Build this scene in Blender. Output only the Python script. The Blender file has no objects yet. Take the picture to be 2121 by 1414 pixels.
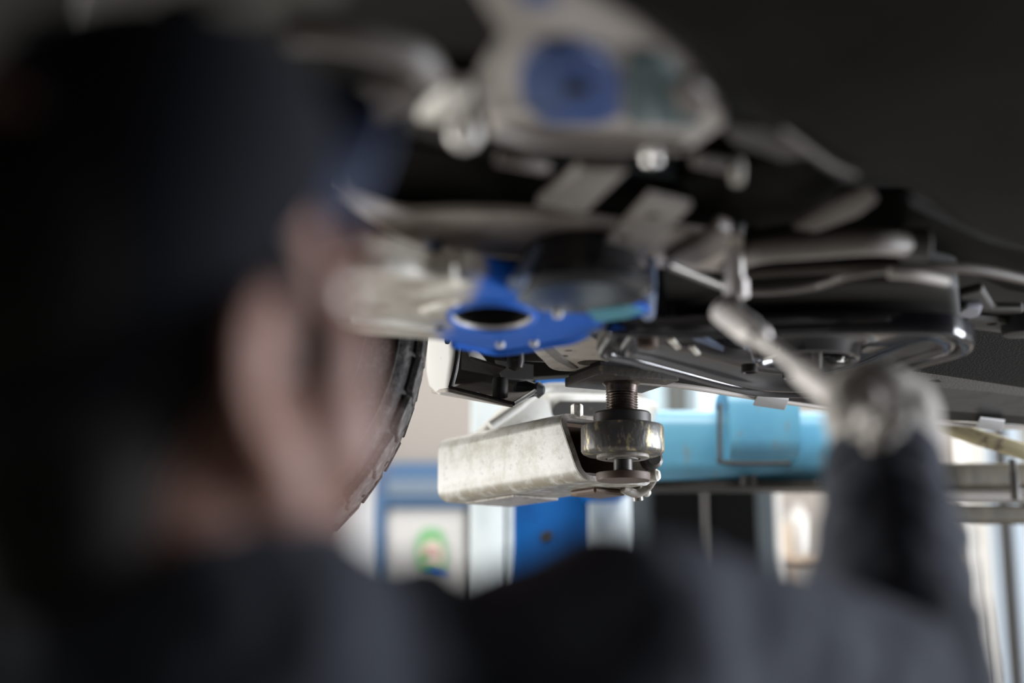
import bpy, bmesh, math, random
from math import sin, cos, tan, pi, radians
from mathutils import Vector, Matrix, Euler
random.seed(7)
S = bpy.context.scene
COL = S.collection

# ------------------------------------------------------------------ camera, world, lights, exposure
PITCH = radians(12.3)
CAM = Vector((0, 0, 1.45))
FPX = 2121 * 50 / 36.0
cd = bpy.data.cameras.new('camera'); cam = bpy.data.objects.new('camera', cd); COL.objects.link(cam)
cam.location = CAM; cam.rotation_euler = (pi / 2 + PITCH, 0, 0)
cd.lens = 50; cd.sensor_width = 36; cd.sensor_fit = 'HORIZONTAL'; cd.clip_start = 0.02
cd.dof.use_dof = True; cd.dof.focus_distance = 2.0; cd.dof.aperture_fstop = 1.4
S.camera = cam
S.view_settings.view_transform = 'Standard'; S.view_settings.look = 'None'
S.view_settings.exposure = 0.0; S.view_settings.gamma = 1.0; S.view_settings.use_curve_mapping = False
S.cycles.use_denoising = True
S.cycles.max_bounces = 10; S.cycles.diffuse_bounces = 6; S.cycles.glossy_bounces = 5
S.cycles.sample_clamp_indirect = 6.0

w = bpy.data.worlds.new('overcast_sky'); S.world = w; w.use_nodes = True
bg = w.node_tree.nodes['Background']; bg.inputs[0].default_value = (0.97, 0.985, 1.0, 1); bg.inputs[1].default_value = 0.86

def area(name, loc, target, sx, sy, power, col=(1, 1, 1)):
    l = bpy.data.lights.new(name, 'AREA'); l.shape = 'RECTANGLE'; l.size = sx; l.size_y = sy; l.energy = power; l.color = col
    o = bpy.data.objects.new(name, l); COL.objects.link(o); o.location = loc
    o.rotation_euler = (Vector(target) - Vector(loc)).to_track_quat('-Z', 'Y').to_euler()
    return o
area('daylight_side_window', (-3.35, 2.85, 1.3), (0.0, 2.5, 1.6), 1.6, 1.8, 170, (1.0, 0.985, 0.96))
area('daylight_roof_light', (0.7, 4.1, 4.0), (0.7, 4.1, 0), 4.5, 1.2, 170, (1.0, 0.97, 0.93))
area('added_light_over_car', (0.5, 1.1, 4.25), (0.5, 2.0, 0), 3.2, 1.2, 170, (1.0, 0.98, 0.95))  # added lamp, brightens the post front and blue arm; no real roof light
area('daylight_right_window', (3.9, 2.3, 1.55), (0.3, 2.0, 1.6), 2.2, 1.4, 280, (0.88, 0.92, 1.0))

# ------------------------------------------------------------------ projection helpers (where a sight line meets a depth or a plane)
Fv = Vector((0, cos(PITCH), sin(PITCH))); Uv = Vector((0, -sin(PITCH), cos(PITCH))); Xv = Vector((1, 0, 0))
def ray(px, py): return Fv + Xv * ((px - 1060.5) / FPX) + Uv * ((707 - py) / FPX)
def P(px, py, d): return CAM + ray(px, py) * d
def Q(px, py, z):
    r = ray(px, py); return CAM + r * ((z - CAM.z) / r.z)
def Y(px, py, y):
    r = ray(px, py); return CAM + r * (y / r.y)

# ------------------------------------------------------------------ materials
def mat(name, base, rough=0.6, metal=0.0, wear=None, wear_scale=20, wear_lo=0.5, wear_hi=0.6, stretch=(1, 1, 1), bump=0.0, bump_scale=200,
        wear2=None, w2_scale=8, w2_lo=.55, w2_hi=.65, spec=0.5, sss=0.0):
    m = bpy.data.materials.new(name); m.use_nodes = True
    nt = m.node_tree; b = nt.nodes['Principled BSDF']
    b.inputs['Base Color'].default_value = (*base, 1); b.inputs['Roughness'].default_value = rough; b.inputs['Metallic'].default_value = metal
    b.inputs['Specular IOR Level'].default_value = spec
    if sss:
        b.inputs['Subsurface Weight'].default_value = sss; b.inputs['Subsurface Radius'].default_value = (.02, .007, .004); b.inputs['Subsurface Scale'].default_value = 0.5
    g = nt.nodes.new('ShaderNodeNewGeometry')
    mp = nt.nodes.new('ShaderNodeMapping'); mp.inputs['Scale'].default_value = stretch
    nt.links.new(g.outputs['Position'], mp.inputs['Vector'])
    last = None
    def layer(col, scale, lo, hi, last):
        n = nt.nodes.new('ShaderNodeTexNoise'); n.inputs['Scale'].default_value = scale; n.inputs['Detail'].default_value = 6; n.inputs['Roughness'].default_value = 0.65
        nt.links.new(mp.outputs[0], n.inputs['Vector'])
        r = nt.nodes.new('ShaderNodeMapRange'); r.inputs['From Min'].default_value = lo; r.inputs['From Max'].default_value = hi
        nt.links.new(n.outputs['Fac'], r.inputs['Value'])
        mx = nt.nodes.new('ShaderNodeMix'); mx.data_type = 'RGBA'
        nt.links.new(r.outputs[0], mx.inputs['Factor'])
        if last is None: mx.inputs['A'].default_value = (*base, 1)
        else: nt.links.new(last, mx.inputs['A'])
        mx.inputs['B'].default_value = (*col, 1)
        return mx.outputs['Result']
    if wear: last = layer(wear, wear_scale, wear_lo, wear_hi, last)
    if wear2: last = layer(wear2, w2_scale, w2_lo, w2_hi, last)
    if last is not None: nt.links.new(last, b.inputs['Base Color'])
    if bump:
        n = nt.nodes.new('ShaderNodeTexNoise'); n.inputs['Scale'].default_value = bump_scale; n.inputs['Detail'].default_value = 3
        nt.links.new(mp.outputs[0], n.inputs['Vector'])
        bp = nt.nodes.new('ShaderNodeBump'); bp.inputs['Strength'].default_value = bump; bp.inputs['Distance'].default_value = 0.003
        nt.links.new(n.outputs['Fac'], bp.inputs['Height']); nt.links.new(bp.outputs[0], b.inputs['Normal'])
    return m
M = {}
M['concrete'] = mat('concrete_floor', (.28, .265, .245), .55, wear=(.21, .20, .185), wear_scale=3, wear_lo=.4, wear_hi=.7, bump=.1)
M['wall'] = mat('beige_wall', (.25, .227, .204), .85, wear=(.225, .203, .18), wear_scale=2, bump=.1, bump_scale=60)
M['wall_side'] = mat('side_wall_paint', (.22, .21, .20), .85)
M['wall_dark'] = mat('grey_wall', (.05, .049, .047), .85)
M['ceiling'] = mat('ceiling_sheet', (.12, .118, .11), .8)
M['under_black'] = mat('underbody_black', (.024, .0225, .0195), .6, spec=.15)
M['under_dark'] = mat('underbody_dark_shield', (.011, .0105, .0085), .55, wear=(.008, .0075, .006), wear_scale=6, spec=.03)
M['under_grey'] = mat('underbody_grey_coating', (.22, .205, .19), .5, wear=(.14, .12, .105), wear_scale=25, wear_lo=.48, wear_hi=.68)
M['under_tan'] = mat('dusty_underbody_steel', (.36, .325, .29), .45, wear=(.24, .205, .18), wear_scale=22, wear_lo=.48, wear_hi=.68)
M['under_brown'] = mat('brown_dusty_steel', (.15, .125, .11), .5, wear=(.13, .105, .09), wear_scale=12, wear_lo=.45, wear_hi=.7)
M['beam_brown'] = mat('lit_brown_coating', (.68, .61, .54), .5, wear=(.42, .36, .31), wear_scale=10, wear_lo=.45, wear_hi=.7)  # lit tone of the crossmember's lower face put into the colour
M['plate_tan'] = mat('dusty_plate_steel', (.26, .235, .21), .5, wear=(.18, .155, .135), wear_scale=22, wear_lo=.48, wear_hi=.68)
M['jack_tan'] = mat('jack_bracket_tan', (.60, .55, .48), .5, wear=(.42, .37, .32), wear_scale=40, wear_lo=.5, wear_hi=.68)
M['frame_tan'] = mat('subframe_tan', (.50, .46, .42), .45, wear=(.36, .32, .29), wear_scale=14, wear_lo=.48, wear_hi=.68)
M['polished'] = mat('polished_bolt', (.95, .92, .87), .38, metal=.9)
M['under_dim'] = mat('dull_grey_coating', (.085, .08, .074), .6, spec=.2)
M['tread'] = mat('worn_lit_tread_rubber', (.085, .08, .077), .6, spec=.25, wear=(.25, .235, .22), wear_scale=60, wear_lo=.48, wear_hi=.66, wear2=(.015, .015, .015), w2_scale=95, w2_lo=.60, w2_hi=.66, bump=.5, bump_scale=160)  # worn rubber, base also lifted to stand for light from the right
M['blue_lip'] = mat('blue_hole_lip', (.008, .13, .62), .45, spec=.4, wear=(.2, .3, .5), wear_scale=40, wear_lo=.56, wear_hi=.7)
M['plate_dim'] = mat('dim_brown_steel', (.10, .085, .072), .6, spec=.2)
M['cream'] = mat('pale_zinc', (.90, .87, .79), .4, wear=(.6, .55, .47), wear_scale=60)
M['blue_paint'] = mat('blue_painted_steel', (.022, .11, .42), .35, wear=(.10, .16, .32), wear_scale=30, wear_lo=.55, wear_hi=.7)
M['blue_deep'] = mat('deep_blue_paint', (.012, .05, .19), .45)
M['teal'] = mat('dark_teal_paint', (.045, .085, .09), .5)
M['gloss_black'] = mat('gloss_black_enamel', (.013, .013, .017), .13, spec=.85)
M['rubber'] = mat('rubber_black', (.022, .022, .024), .5, bump=.15, bump_scale=90)
M['tyre'] = mat('dusty_tyre_rubber', (.032, .030, .029), .6, spec=.25, wear=(.13, .12, .11), wear_scale=55, wear_lo=.5, wear_hi=.68, bump=.5, bump_scale=160)
M['boot'] = mat('glossy_boot_rubber', (.02, .021, .024), .22)
M['steel_blue'] = mat('blue_grey_steel', (.25, .32, .48), .3, metal=.5)
M['leather'] = mat('grained_sill_plastic', (.007, .0068, .0065), .6, spec=.12, bump=.9, bump_scale=330)
M['leather_lit'] = mat('grained_sill_plastic_lit', (.12, .114, .105), .6, spec=.2, bump=.9, bump_scale=330)  # lighter copy of the sill plastic, light put into the colour
M['sill_dark'] = mat('sill_seam_coating', (.045, .044, .044), .5, wear=(.03, .03, .03), wear_scale=40)
M['lip'] = mat('pale_lip_seal', (.40, .36, .32), .6)
M['clip'] = mat('grey_clip', (.30, .295, .29), .6)
M['arm_white'] = mat('scuffed_white_lift_paint', (.66, .65, .605), .45, wear=(.50, .47, .36), wear_scale=38, wear_lo=.56, wear_hi=.74, wear2=(.42, .41, .38), w2_scale=110, w2_lo=.60, w2_hi=.70, bump=.08)
M['arm_cut'] = mat('cut_steel_edge', (.30, .275, .245), .5, wear=(.18, .15, .12), wear_scale=60)
M['rust_in'] = mat('rusty_inside', (.10, .065, .045), .6, wear=(.22, .14, .08), wear_scale=40, wear_lo=.58, wear_hi=.7, stretch=(1, 1, 4))
M['hub'] = mat('worn_black_steel_hub', (.15, .145, .135), .42, metal=.6, wear=(.55, .47, .28), wear_scale=75, wear_lo=.53, wear_hi=.62, stretch=(1, 1, .45), bump=.25, bump_scale=160)
M['hub_dark'] = mat('dark_oiled_steel', (.06, .056, .052), .42, metal=.4, wear=(.16, .13, .10), wear_scale=60, wear_lo=.6, wear_hi=.75)
M['thread'] = mat('oily_thread_steel', (.13, .10, .085), .3, metal=.8, wear=(.06, .05, .045), wear_scale=80)
M['plate'] = mat('worn_plate', (.10, .092, .082), .45, metal=.35, wear=(.34, .27, .15), wear_scale=60, wear_lo=.58, wear_hi=.72, bump=.2)
M['lift_lightblue'] = mat('worn_light_blue_paint', (.125, .37, .53), .38, spec=.7, wear=(.085, .27, .45), wear_scale=9, wear_lo=.5, wear_hi=.8, wear2=(.26, .22, .17), w2_scale=22, w2_lo=.58, w2_hi=.72, stretch=(1, 1, .4))
M['lift_blue'] = mat('lift_blue_paint', (.002, .085, .30), .5, spec=.2, wear=(.003, .07, .26), wear_scale=5)
M['lift_lit'] = mat('lit_lift_flange', (.66, .72, .73), .45, wear=(.54, .62, .64), wear_scale=8, stretch=(1, 1, .4))  # strong daylight on the flanges put into their pale colour
M['lift_green'] = mat('olive_brown_beam', (.085, .073, .05), .6, spec=.2, wear=(.035, .03, .02), wear_scale=14, wear_lo=.45, wear_hi=.65, stretch=(1, 1, .3))
M['lift_yellow'] = mat('worn_yellow_rod', (.36, .31, .18), .55, wear=(.14, .11, .075), wear_scale=45, wear_lo=.52, wear_hi=.62)
M['grey_pipe'] = mat('grey_pipe', (.21, .195, .175), .35, metal=.3)
M['locker'] = mat('slate_locker_paint', (.035, .045, .05), .5)
M['locker_black'] = mat('black_locker_door', (.0025, .0025, .0025), .8, spec=.03)
M['white_pl'] = mat('white_plastic', (.46, .445, .42), .5)
M['door_blue'] = mat('blue_grey_door_frame', (.05, .11, .21), .55)
M['door_blue2'] = mat('grey_blue_door_band', (.13, .17, .22), .55)
M['door_white'] = mat('white_door_leaf', (.47, .465, .455), .5)
M['green'] = mat('green_emblem', (.12, .36, .14), .6)
M['red'] = mat('red_emblem', (.48, .30, .26), .6)
M['skin'] = mat('skin', (.30, .158, .118), .6, wear=(.20, .09, .06), wear_scale=25, sss=.25)
M['hair'] = mat('dark_brown_hair', (.008, .007, .006), .8, spec=.2, bump=.5, bump_scale=120)
M['cap'] = mat('navy_cap_cloth', (.011, .012, .017), .9, spec=.15, bump=.2, bump_scale=300)
M['cap_lit'] = mat('cap_brim_lit_blue', (.035, .05, .11), .7)  # bluish light on the navy brim put into the colour
M['shirt'] = mat('dark_navy_work_shirt', (.060, .066, .083), .95, spec=.2, wear=(.048, .053, .066), wear_scale=6, bump=.35, bump_scale=45)
M['trousers'] = mat('dark_work_trousers', (.03, .031, .036), .9)
M['glove'] = mat('grey_knit_glove', (.50, .465, .425), .85, bump=.5, bump_scale=160)
M['shoe'] = mat('black_leather_shoe', (.015, .015, .015), .4)
M['chrome'] = mat('wrench_satin_steel', (.88, .83, .79), .45, metal=.15)
M['eye'] = mat('eye_white', (.75, .72, .68), .2)
M['rim'] = mat('alloy_rim', (.35, .35, .36), .35, metal=.8)
M['wood'] = mat('shelf_board', (.36, .27, .19), .6)
# steel arm: bare and dusty on its inner side, painted blue towards the outer end (paint edge ragged)
def paint_split(name, c0, c1, axis_pt, axis_dir, width, c2=None):
    m = mat(name, c0, .55, spec=.2); nt = m.node_tree; b = nt.nodes['Principled BSDF']
    g = nt.nodes.new('ShaderNodeNewGeometry')
    sub = nt.nodes.new('ShaderNodeVectorMath'); sub.operation = 'SUBTRACT'; sub.inputs[1].default_value = axis_pt
    nt.links.new(g.outputs['Position'], sub.inputs[0])
    dot = nt.nodes.new('ShaderNodeVectorMath'); dot.operation = 'DOT_PRODUCT'; dot.inputs[1].default_value = axis_dir
    nt.links.new(sub.outputs[0], dot.inputs[0])
    n = nt.nodes.new('ShaderNodeTexNoise'); n.inputs['Scale'].default_value = 28; n.inputs['Detail'].default_value = 5
    nt.links.new(g.outputs['Position'], n.inputs['Vector'])
    ma = nt.nodes.new('ShaderNodeMath'); ma.operation = 'MULTIPLY_ADD'; ma.inputs[1].default_value = width * 2.5
    nt.links.new(n.outputs['Fac'], ma.inputs[0]); nt.links.new(dot.outputs['Value'], ma.inputs[2])
    r = nt.nodes.new('ShaderNodeMapRange'); r.inputs['From Min'].default_value = width * .9; r.inputs['From Max'].default_value = width * 1.6
    nt.links.new(ma.outputs[0], r.inputs['Value'])
    n2 = nt.nodes.new('ShaderNodeTexNoise'); n2.inputs['Scale'].default_value = 45; n2.inputs['Detail'].default_value = 6
    nt.links.new(g.outputs['Position'], n2.inputs['Vector'])
    r2 = nt.nodes.new('ShaderNodeMapRange'); r2.inputs['From Min'].default_value = .5; r2.inputs['From Max'].default_value = .72
    nt.links.new(n2.outputs['Fac'], r2.inputs['Value'])
    a = nt.nodes.new('ShaderNodeMix'); a.data_type = 'RGBA'; a.inputs['A'].default_value = (*c0, 1); a.inputs['B'].default_value = (c0[0] * .55, c0[1] * .5, c0[2] * .45, 1)
    nt.links.new(r2.outputs[0], a.inputs['Factor'])
    mx = nt.nodes.new('ShaderNodeMix'); mx.data_type = 'RGBA'; mx.inputs['B'].default_value = (*c1, 1)
    nt.links.new(a.outputs['Result'], mx.inputs['A']); nt.links.new(r.outputs[0], mx.inputs['Factor'])
    nt.links.new(mx.outputs['Result'], b.inputs['Base Color'])
    return m

def add_low_dirt(m, z0, h, col):
    nt = m.node_tree; b = nt.nodes['Principled BSDF']; src = b.inputs['Base Color'].links[0].from_socket
    g = nt.nodes.new('ShaderNodeNewGeometry'); sp_ = nt.nodes.new('ShaderNodeSeparateXYZ'); nt.links.new(g.outputs['Position'], sp_.inputs[0])
    n = nt.nodes.new('ShaderNodeTexNoise'); n.inputs['Scale'].default_value = 60; n.inputs['Detail'].default_value = 6; nt.links.new(g.outputs['Position'], n.inputs['Vector'])
    r = nt.nodes.new('ShaderNodeMapRange'); r.inputs['From Min'].default_value = z0 + h; r.inputs['From Max'].default_value = z0; nt.links.new(sp_.outputs[2], r.inputs['Value'])
    mu = nt.nodes.new('ShaderNodeMath'); mu.operation = 'MULTIPLY'; nt.links.new(r.outputs[0], mu.inputs[0])
    r2 = nt.nodes.new('ShaderNodeMapRange'); r2.inputs['From Min'].default_value = .3; r2.inputs['From Max'].default_value = .55; nt.links.new(n.outputs['Fac'], r2.inputs['Value']); nt.links.new(r2.outputs[0], mu.inputs[1])
    mx = nt.nodes.new('ShaderNodeMix'); mx.data_type = 'RGBA'; mx.inputs['B'].default_value = (*col, 1); nt.links.new(src, mx.inputs['A']); nt.links.new(mu.outputs[0], mx.inputs['Factor'])
    nt.links.new(mx.outputs['Result'], b.inputs['Base Color']); return m
# ------------------------------------------------------------------ mesh helpers (all take world coordinates)
class MB:
    def __init__(self): self.bm = bmesh.new()
    def poly_prism(self, pts, off, holes=()):
        """polygon pts (world) extruded by off; optional holes (lists of world points)"""
        bm = self.bm; off = Vector(off); loops = [list(map(Vector, pts))] + [list(map(Vector, h)) for h in holes]
        bot = [[bm.verts.new(p) for p in l] for l in loops]; top = [[bm.verts.new(p + off) for p in l] for l in loops]
        for vs in (bot, top):
            if len(vs) == 1: bm.faces.new(vs[0])
            else:
                es = []
                for l in vs:
                    for i in range(len(l)): es.append(bm.edges.new((l[i], l[(i + 1) % len(l)])))
                bmesh.ops.triangle_fill(bm, use_beauty=True, use_dissolve=False, edges=es)
        for b, t in zip(bot, top):
            for i in range(len(b)):
                j = (i + 1) % len(b); bm.faces.new((b[i], b[j], t[j], t[i]))
        return self
    def box(self, c, size, rot=None):
        mt = Matrix.Translation(Vector(c)) @ (rot.to_4x4() if rot else Matrix.Identity(4)) @ Matrix.Diagonal((*size, 1))
        bmesh.ops.create_cube(self.bm, size=1, matrix=mt); return self
    def lathe(self, c, prof, axis=(0, 0, 1), n=32, close=True):
        """prof: (radius, height) pairs from c along axis"""
        q = Vector((0, 0, 1)).rotation_difference(Vector(axis).normalized()); c = Vector(c); rings = []
        for r, h in prof:
            rings.append([self.bm.verts.new(c + q @ Vector((r * cos(2 * pi * i / n), r * sin(2 * pi * i / n), h))) for i in range(n)])
        for a, b in zip(rings, rings[1:]):
            for i in range(n): self.bm.faces.new((a[i], a[(i + 1) % n], b[(i + 1) % n], b[i]))
        if close:
            self.bm.faces.new(rings[0][::-1]); self.bm.faces.new(rings[-1])
        return self
    def tube(self, pts, r, n=12, smooth=4, sx=1.0):
        pts = [Vector(p) for p in pts]
        if smooth > 1 and len(pts) > 2: pts = catmull(pts, smooth)
        rs = r if callable(r) else (lambda t: r)
        up = None; rings = []
        for i, p in enumerate(pts):
            t = (pts[min(i + 1, len(pts) - 1)] - pts[max(i - 1, 0)]).normalized()
            if up is None: up = t.orthogonal().normalized()
            up = (up - t * up.dot(t)).normalized(); s = t.cross(up); rr = rs(i / (len(pts) - 1))
            rings.append([self.bm.verts.new(p + up * rr * cos(2 * pi * k / n) + s * rr * sx * sin(2 * pi * k / n)) for k in range(n)])
        for a, b in zip(rings, rings[1:]):
            for k in range(n): self.bm.faces.new((a[k], a[(k + 1) % n], b[(k + 1) % n], b[k]))
        self.bm.faces.new(rings[0][::-1]); self.bm.faces.new(rings[-1]); return self
    def sheet(self, rows, off):
        """grid of world points given a thickness vector"""
        off = Vector(off); bm = self.bm; nr, nc = len(rows), len(rows[0])
        a = [[bm.verts.new(p) for p in r] for r in rows]; b = [[bm.verts.new(Vector(p) + off) for p in r] for r in rows]
        for i in range(nr - 1):
            for j in range(nc - 1):
                bm.faces.new((a[i][j], a[i][j + 1], a[i + 1][j + 1], a[i + 1][j])); bm.faces.new((b[i][j], b[i + 1][j], b[i + 1][j + 1], b[i][j + 1]))
        per = [(0, j) for j in range(nc)] + [(i, nc - 1) for i in range(1, nr)] + [(nr - 1, j) for j in range(nc - 2, -1, -1)] + [(i, 0) for i in range(nr - 2, 0, -1)]
        for k in range(len(per)):
            (i, j), (i2, j2) = per[k], per[(k + 1) % len(per)]
            bm.faces.new((a[i][j], b[i][j], b[i2][j2], a[i2][j2]))
        return self
    def bevel(self, w, seg=2, angle=35):
        bmesh.ops.recalc_face_normals(self.bm, faces=self.bm.faces)
        es = [e for e in self.bm.edges if len(e.link_faces) == 2 and e.calc_face_angle(0) > radians(angle)]
        bmesh.ops.bevel(self.bm, geom=es, offset=w, segments=seg, affect='EDGES', profile=.5, clamp_overlap=True); return self
def catmull(pts, k, closed=False):
    out = []; n = len(pts)
    for i in range(n if closed else n - 1):
        g = (lambda j: pts[j % n]) if closed else (lambda j: pts[max(0, min(n - 1, j))])
        p0, p1, p2, p3 = g(i - 1), g(i), g(i + 1), g(i + 2)
        for s in range(k):
            t = s / k
            out.append(.5 * ((2 * p1) + (p2 - p0) * t + (2 * p0 - 5 * p1 + 4 * p2 - p3) * t * t + (3 * p1 - p0 - 3 * p2 + p3) * t ** 3))
    if not closed: out.append(pts[-1])
    return out
def finish(name, mb, material, origin=None, smooth=True, sharp=32):
    bm = mb.bm if isinstance(mb, MB) else mb
    bmesh.ops.recalc_face_normals(bm, faces=bm.faces)
    if origin is not None: bmesh.ops.translate(bm, vec=-Vector(origin), verts=bm.verts)
    if smooth:
        for f in bm.faces: f.smooth = True
        for e in bm.edges:
            if len(e.link_faces) == 2 and e.calc_face_angle(0) > radians(sharp): e.smooth = False
    me = bpy.data.meshes.new(name); bm.to_mesh(me); bm.free()
    if isinstance(material, str): material = M[material]
    me.materials.append(material)
    o = bpy.data.objects.new(name, me); COL.objects.link(o); return o
class Thing:
    def __init__(self, name, label, cat, loc=(0, 0, 0), group=None):
        self.loc = Vector(loc); e = bpy.data.objects.new(name, None); COL.objects.link(e); e.location = loc; e.empty_display_size = .1
        e['label'] = label; e['category'] = cat
        if group: e['group'] = group
        self.e = e
    def part(self, name, mb, material, parent=None, label=None, **kw):
        o = finish(name, mb, material, self.loc, **kw); o.parent = parent or self.e
        if label: o['label'] = label
        return o
    def adopt(self, o, parent=None, label=None):
        o.parent = parent or self.e
        if label: o['label'] = label
        return o
def struct(name, mb, material, parent=None, **kw):
    o = finish(name, mb, material, **kw)
    if parent: o.parent = parent
    else: o['kind'] = 'structure'
    return o
def pxs(l, z): return [Q(x, y, z) for x, y in l]
def ell_px(cx, cy, rpx, z, n=28):
    c = Q(cx, cy, z); d = (c - CAM).dot(Fv); r = rpx * d / FPX
    return c, r, [c + Vector((r * cos(2 * pi * i / n), r * sin(2 * pi * i / n), 0)) for i in range(n)]

# ------------------------------------------------------------------ room
WY = 5.5      # back wall inner face
XL, XR, YF, ZC = -3.6, 4.1, -3.0, 4.4
struct('floor', MB().box(((XL + XR) / 2, (YF + WY) / 2, -.05), (XR - XL + .6, WY - YF + .6, .1)), 'concrete', smooth=False)
struct('ceiling', MB().box(((XL + XR) / 2, (YF + WY) / 2, ZC + .05), (XR - XL + .6, WY - YF + .6, .1)), 'ceiling', smooth=False)
struct('wall_front', MB().box(((XL + XR) / 2, YF - .1, ZC / 2), (XR - XL + .4, .2, ZC)), 'wall_dark', smooth=False)
def wall_with_holes(name, x0, x1, z0, z1, holes, y0, th, material):
    mb = MB(); xs = sorted({x0, x1, *[h[0] for h in holes], *[h[1] for h in holes]}); zs = sorted({z0, z1, *[h[2] for h in holes], *[h[3] for h in holes]})
    for a, b in zip(xs, xs[1:]):
        for c, d in zip(zs, zs[1:]):
            mx, mz = (a + b) / 2, (c + d) / 2
            if any(h[0] < mx < h[1] and h[2] < mz < h[3] for h in holes): continue
            mb.box((mx, y0 + th / 2, mz), (b - a, th, d - c))
    bmesh.ops.remove_doubles(mb.bm, verts=mb.bm.verts, dist=1e-5)
    # drop the inner shared faces
    seen = {}
    for f in list(mb.bm.faces): seen.setdefault(tuple(sorted(v.index for v in f.verts)), []).append(f)
    return struct(name, mb, material, smooth=False)
ox0, ox1 = Y(470, 1100, WY).x, Y(778, 1100, WY).x
oz1 = Y(780, 960, WY).z
sx0, sx1 = Y(2063, 1150, WY).x, Y(2099, 1150, WY).x
wall_with_holes('wall_back', XL - .2, XR + .2, 0, ZC, [(ox0, ox1, 0, oz1), (sx0, sx1, .4, 2.9)], WY, .2, 'wall')
# side walls, each with the window the daylight comes through
def side_wall(name, x, win, th):
    mb = MB(); y0, y1, z0, z1 = win
    for (a, b, c, d) in ((YF, y0, 0, ZC), (y1, WY, 0, ZC), (y0, y1, 0, z0), (y0, y1, z1, ZC)):
        mb.box((x, (a + b) / 2, (c + d) / 2), (th, b - a, d - c))
    return struct(name, mb, 'wall_side', smooth=False)
side_wall('wall_left', XL - .1, (1.5, 3.7, .3, 2.3), .2)
side_wall('wall_right', XR + .1, (1.15, 3.45, .8, 2.3), .2)
def side_window(name, x, win):
    y0, y1, z0, z1 = win; mb = MB()
    for z in (z0 + .03, z1 - .03): mb.box((x, (y0 + y1) / 2, z), (.08, y1 - y0, .06))
    for y in (y0 + .03, (y0 + y1) / 2, y1 - .03): mb.box((x, y, (z0 + z1) / 2), (.08, .06, z1 - z0))
    return struct(name, mb, 'door_blue', smooth=False)
side_window('window_1', XL - .12, (1.5, 3.7, .3, 2.3)); side_window('window_2', XR + .12, (1.15, 3.45, .8, 2.3))
# narrow bright window at the right, with its grey-blue frame
fr = MB()
for x in (sx0 - .012, sx1 + .022): fr.box((x, WY - .01, 1.65), (.024 if x < sx0 else .044, .06, 2.56))
fr.box(((sx0 + sx1) / 2, WY - .01, 2.92), (sx1 - sx0 + .07, .06, .04)); fr.box(((sx0 + sx1) / 2, WY - .01, .38), (sx1 - sx0 + .07, .06, .04))
struct('window_3', fr, mat('grey_blue_frame', (.35, .41, .47), .5), smooth=False)
# cladding strips on the back wall at the right
for i, (a, b, m) in enumerate(((1985, 2018, (.62, .60, .56)), (2022, 2050, (.50, .48, .44)), (2122, 2150, (.18, .165, .13)), (2155, 2230, (.50, .46, .42)))):
    xa, xb = Y(a, 1150, WY).x, Y(b, 1150, WY).x
    struct('trim_%d' % (i + 1), MB().box(((xa + xb) / 2, WY - .012, 1.7), (xb - xa, .024, 3.4)).bevel(.004, 1), mat('cladding_strip_%d' % i, m, .6))
# panels seen over the blue arm
for i, (a, b, m) in enumerate(((1335, 1376, (.33, .42, .46)), (1378, 1421, (.06, .065, .06)), (1424, 1444, (.24, .30, .33)), (1447, 1495, (.62, .72, .78)))):
    xa, xb = Y(a, 825, WY).x, Y(b, 825, WY).x
    struct('trim_%d' % (i + 5), MB().box(((xa + xb) / 2, WY - .012, 2.45), (xb - xa, .024, .9)).bevel(.004, 1), mat('wall_panel_%d' % i, m, .6))

# blue framed door with white leaf and its round emblem
jx0, jx1 = Y(776, 1100, WY).x, Y(801, 1100, WY).x
lx1 = Y(973, 1100, WY).x
lz0, lz1 = Y(880, 1052, WY).z, Y(880, 962, WY).z
dy = WY - .03
door = MB().box(((jx0 + jx1) / 2, dy, lz1 / 2), (jx1 - jx0, .08, lz1)).box(((jx1 + lx1) / 2, dy, (lz0 + lz1) / 2), (lx1 - jx1, .08, lz1 - lz0)).bevel(.004, 1)
door_o = struct('door_1', door, 'door_blue')
bz0, bz1 = Y(880, 1030, WY).z, Y(880, 997, WY).z
struct('lintel_band', MB().box(((jx1 + lx1) / 2, dy - .045, (bz0 + bz1) / 2), (lx1 - jx1 - .01, .012, bz1 - bz0)), 'door_blue2', parent=door_o)
struct('door_leaf', MB().box(((jx1 + lx1) / 2 - .006, dy + .005, lz0 / 2), (lx1 - jx1 - .014, .045, lz0 - .01)).bevel(.004, 1), 'door_white', parent=door_o)
struct('door_edge', MB().box((lx1 + .004, dy - .01, lz0 / 2), (.012, .07, lz0)), 'locker', parent=door_o)
# emblem: green rounded sign, red figure in the middle, blue foot
ec = Y(893, 1148, dy - .02)
def disc(c, rx, rz, th, n=32, pw=2.0):
    pts = []
    for i in range(n):
        a = 2 * pi * i / n; ca, sa = cos(a), sin(a)
        pts.append(Vector(c) + Vector((rx * math.copysign(abs(ca) ** (2 / pw), ca), 0, rz * math.copysign(abs(sa) ** (2 / pw), sa))))
    return MB().poly_prism(pts, (0, -th, 0))
sg = struct('emblem', disc(ec, .054, .098, .006, pw=3), 'green', parent=door_o)
struct('emblem_centre', disc(ec + Vector((.004, -.006, -.004)), .038, .058, .002), mat('emblem_pale', (.62, .50, .45), .6), parent=sg)
struct('emblem_figure', disc(ec + Vector((.0, -.008, .0)), .026, .020, .002), 'red', parent=sg)
struct('emblem_leaf', disc(ec + Vector((-.02, -.008, -.03)), .016, .011, .002), 'green', parent=sg)
struct('emblem_foot', MB().box(ec + Vector((.018, -.008, -.085)), (.062, .004, .03)), 'blue_paint', parent=sg)

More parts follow.
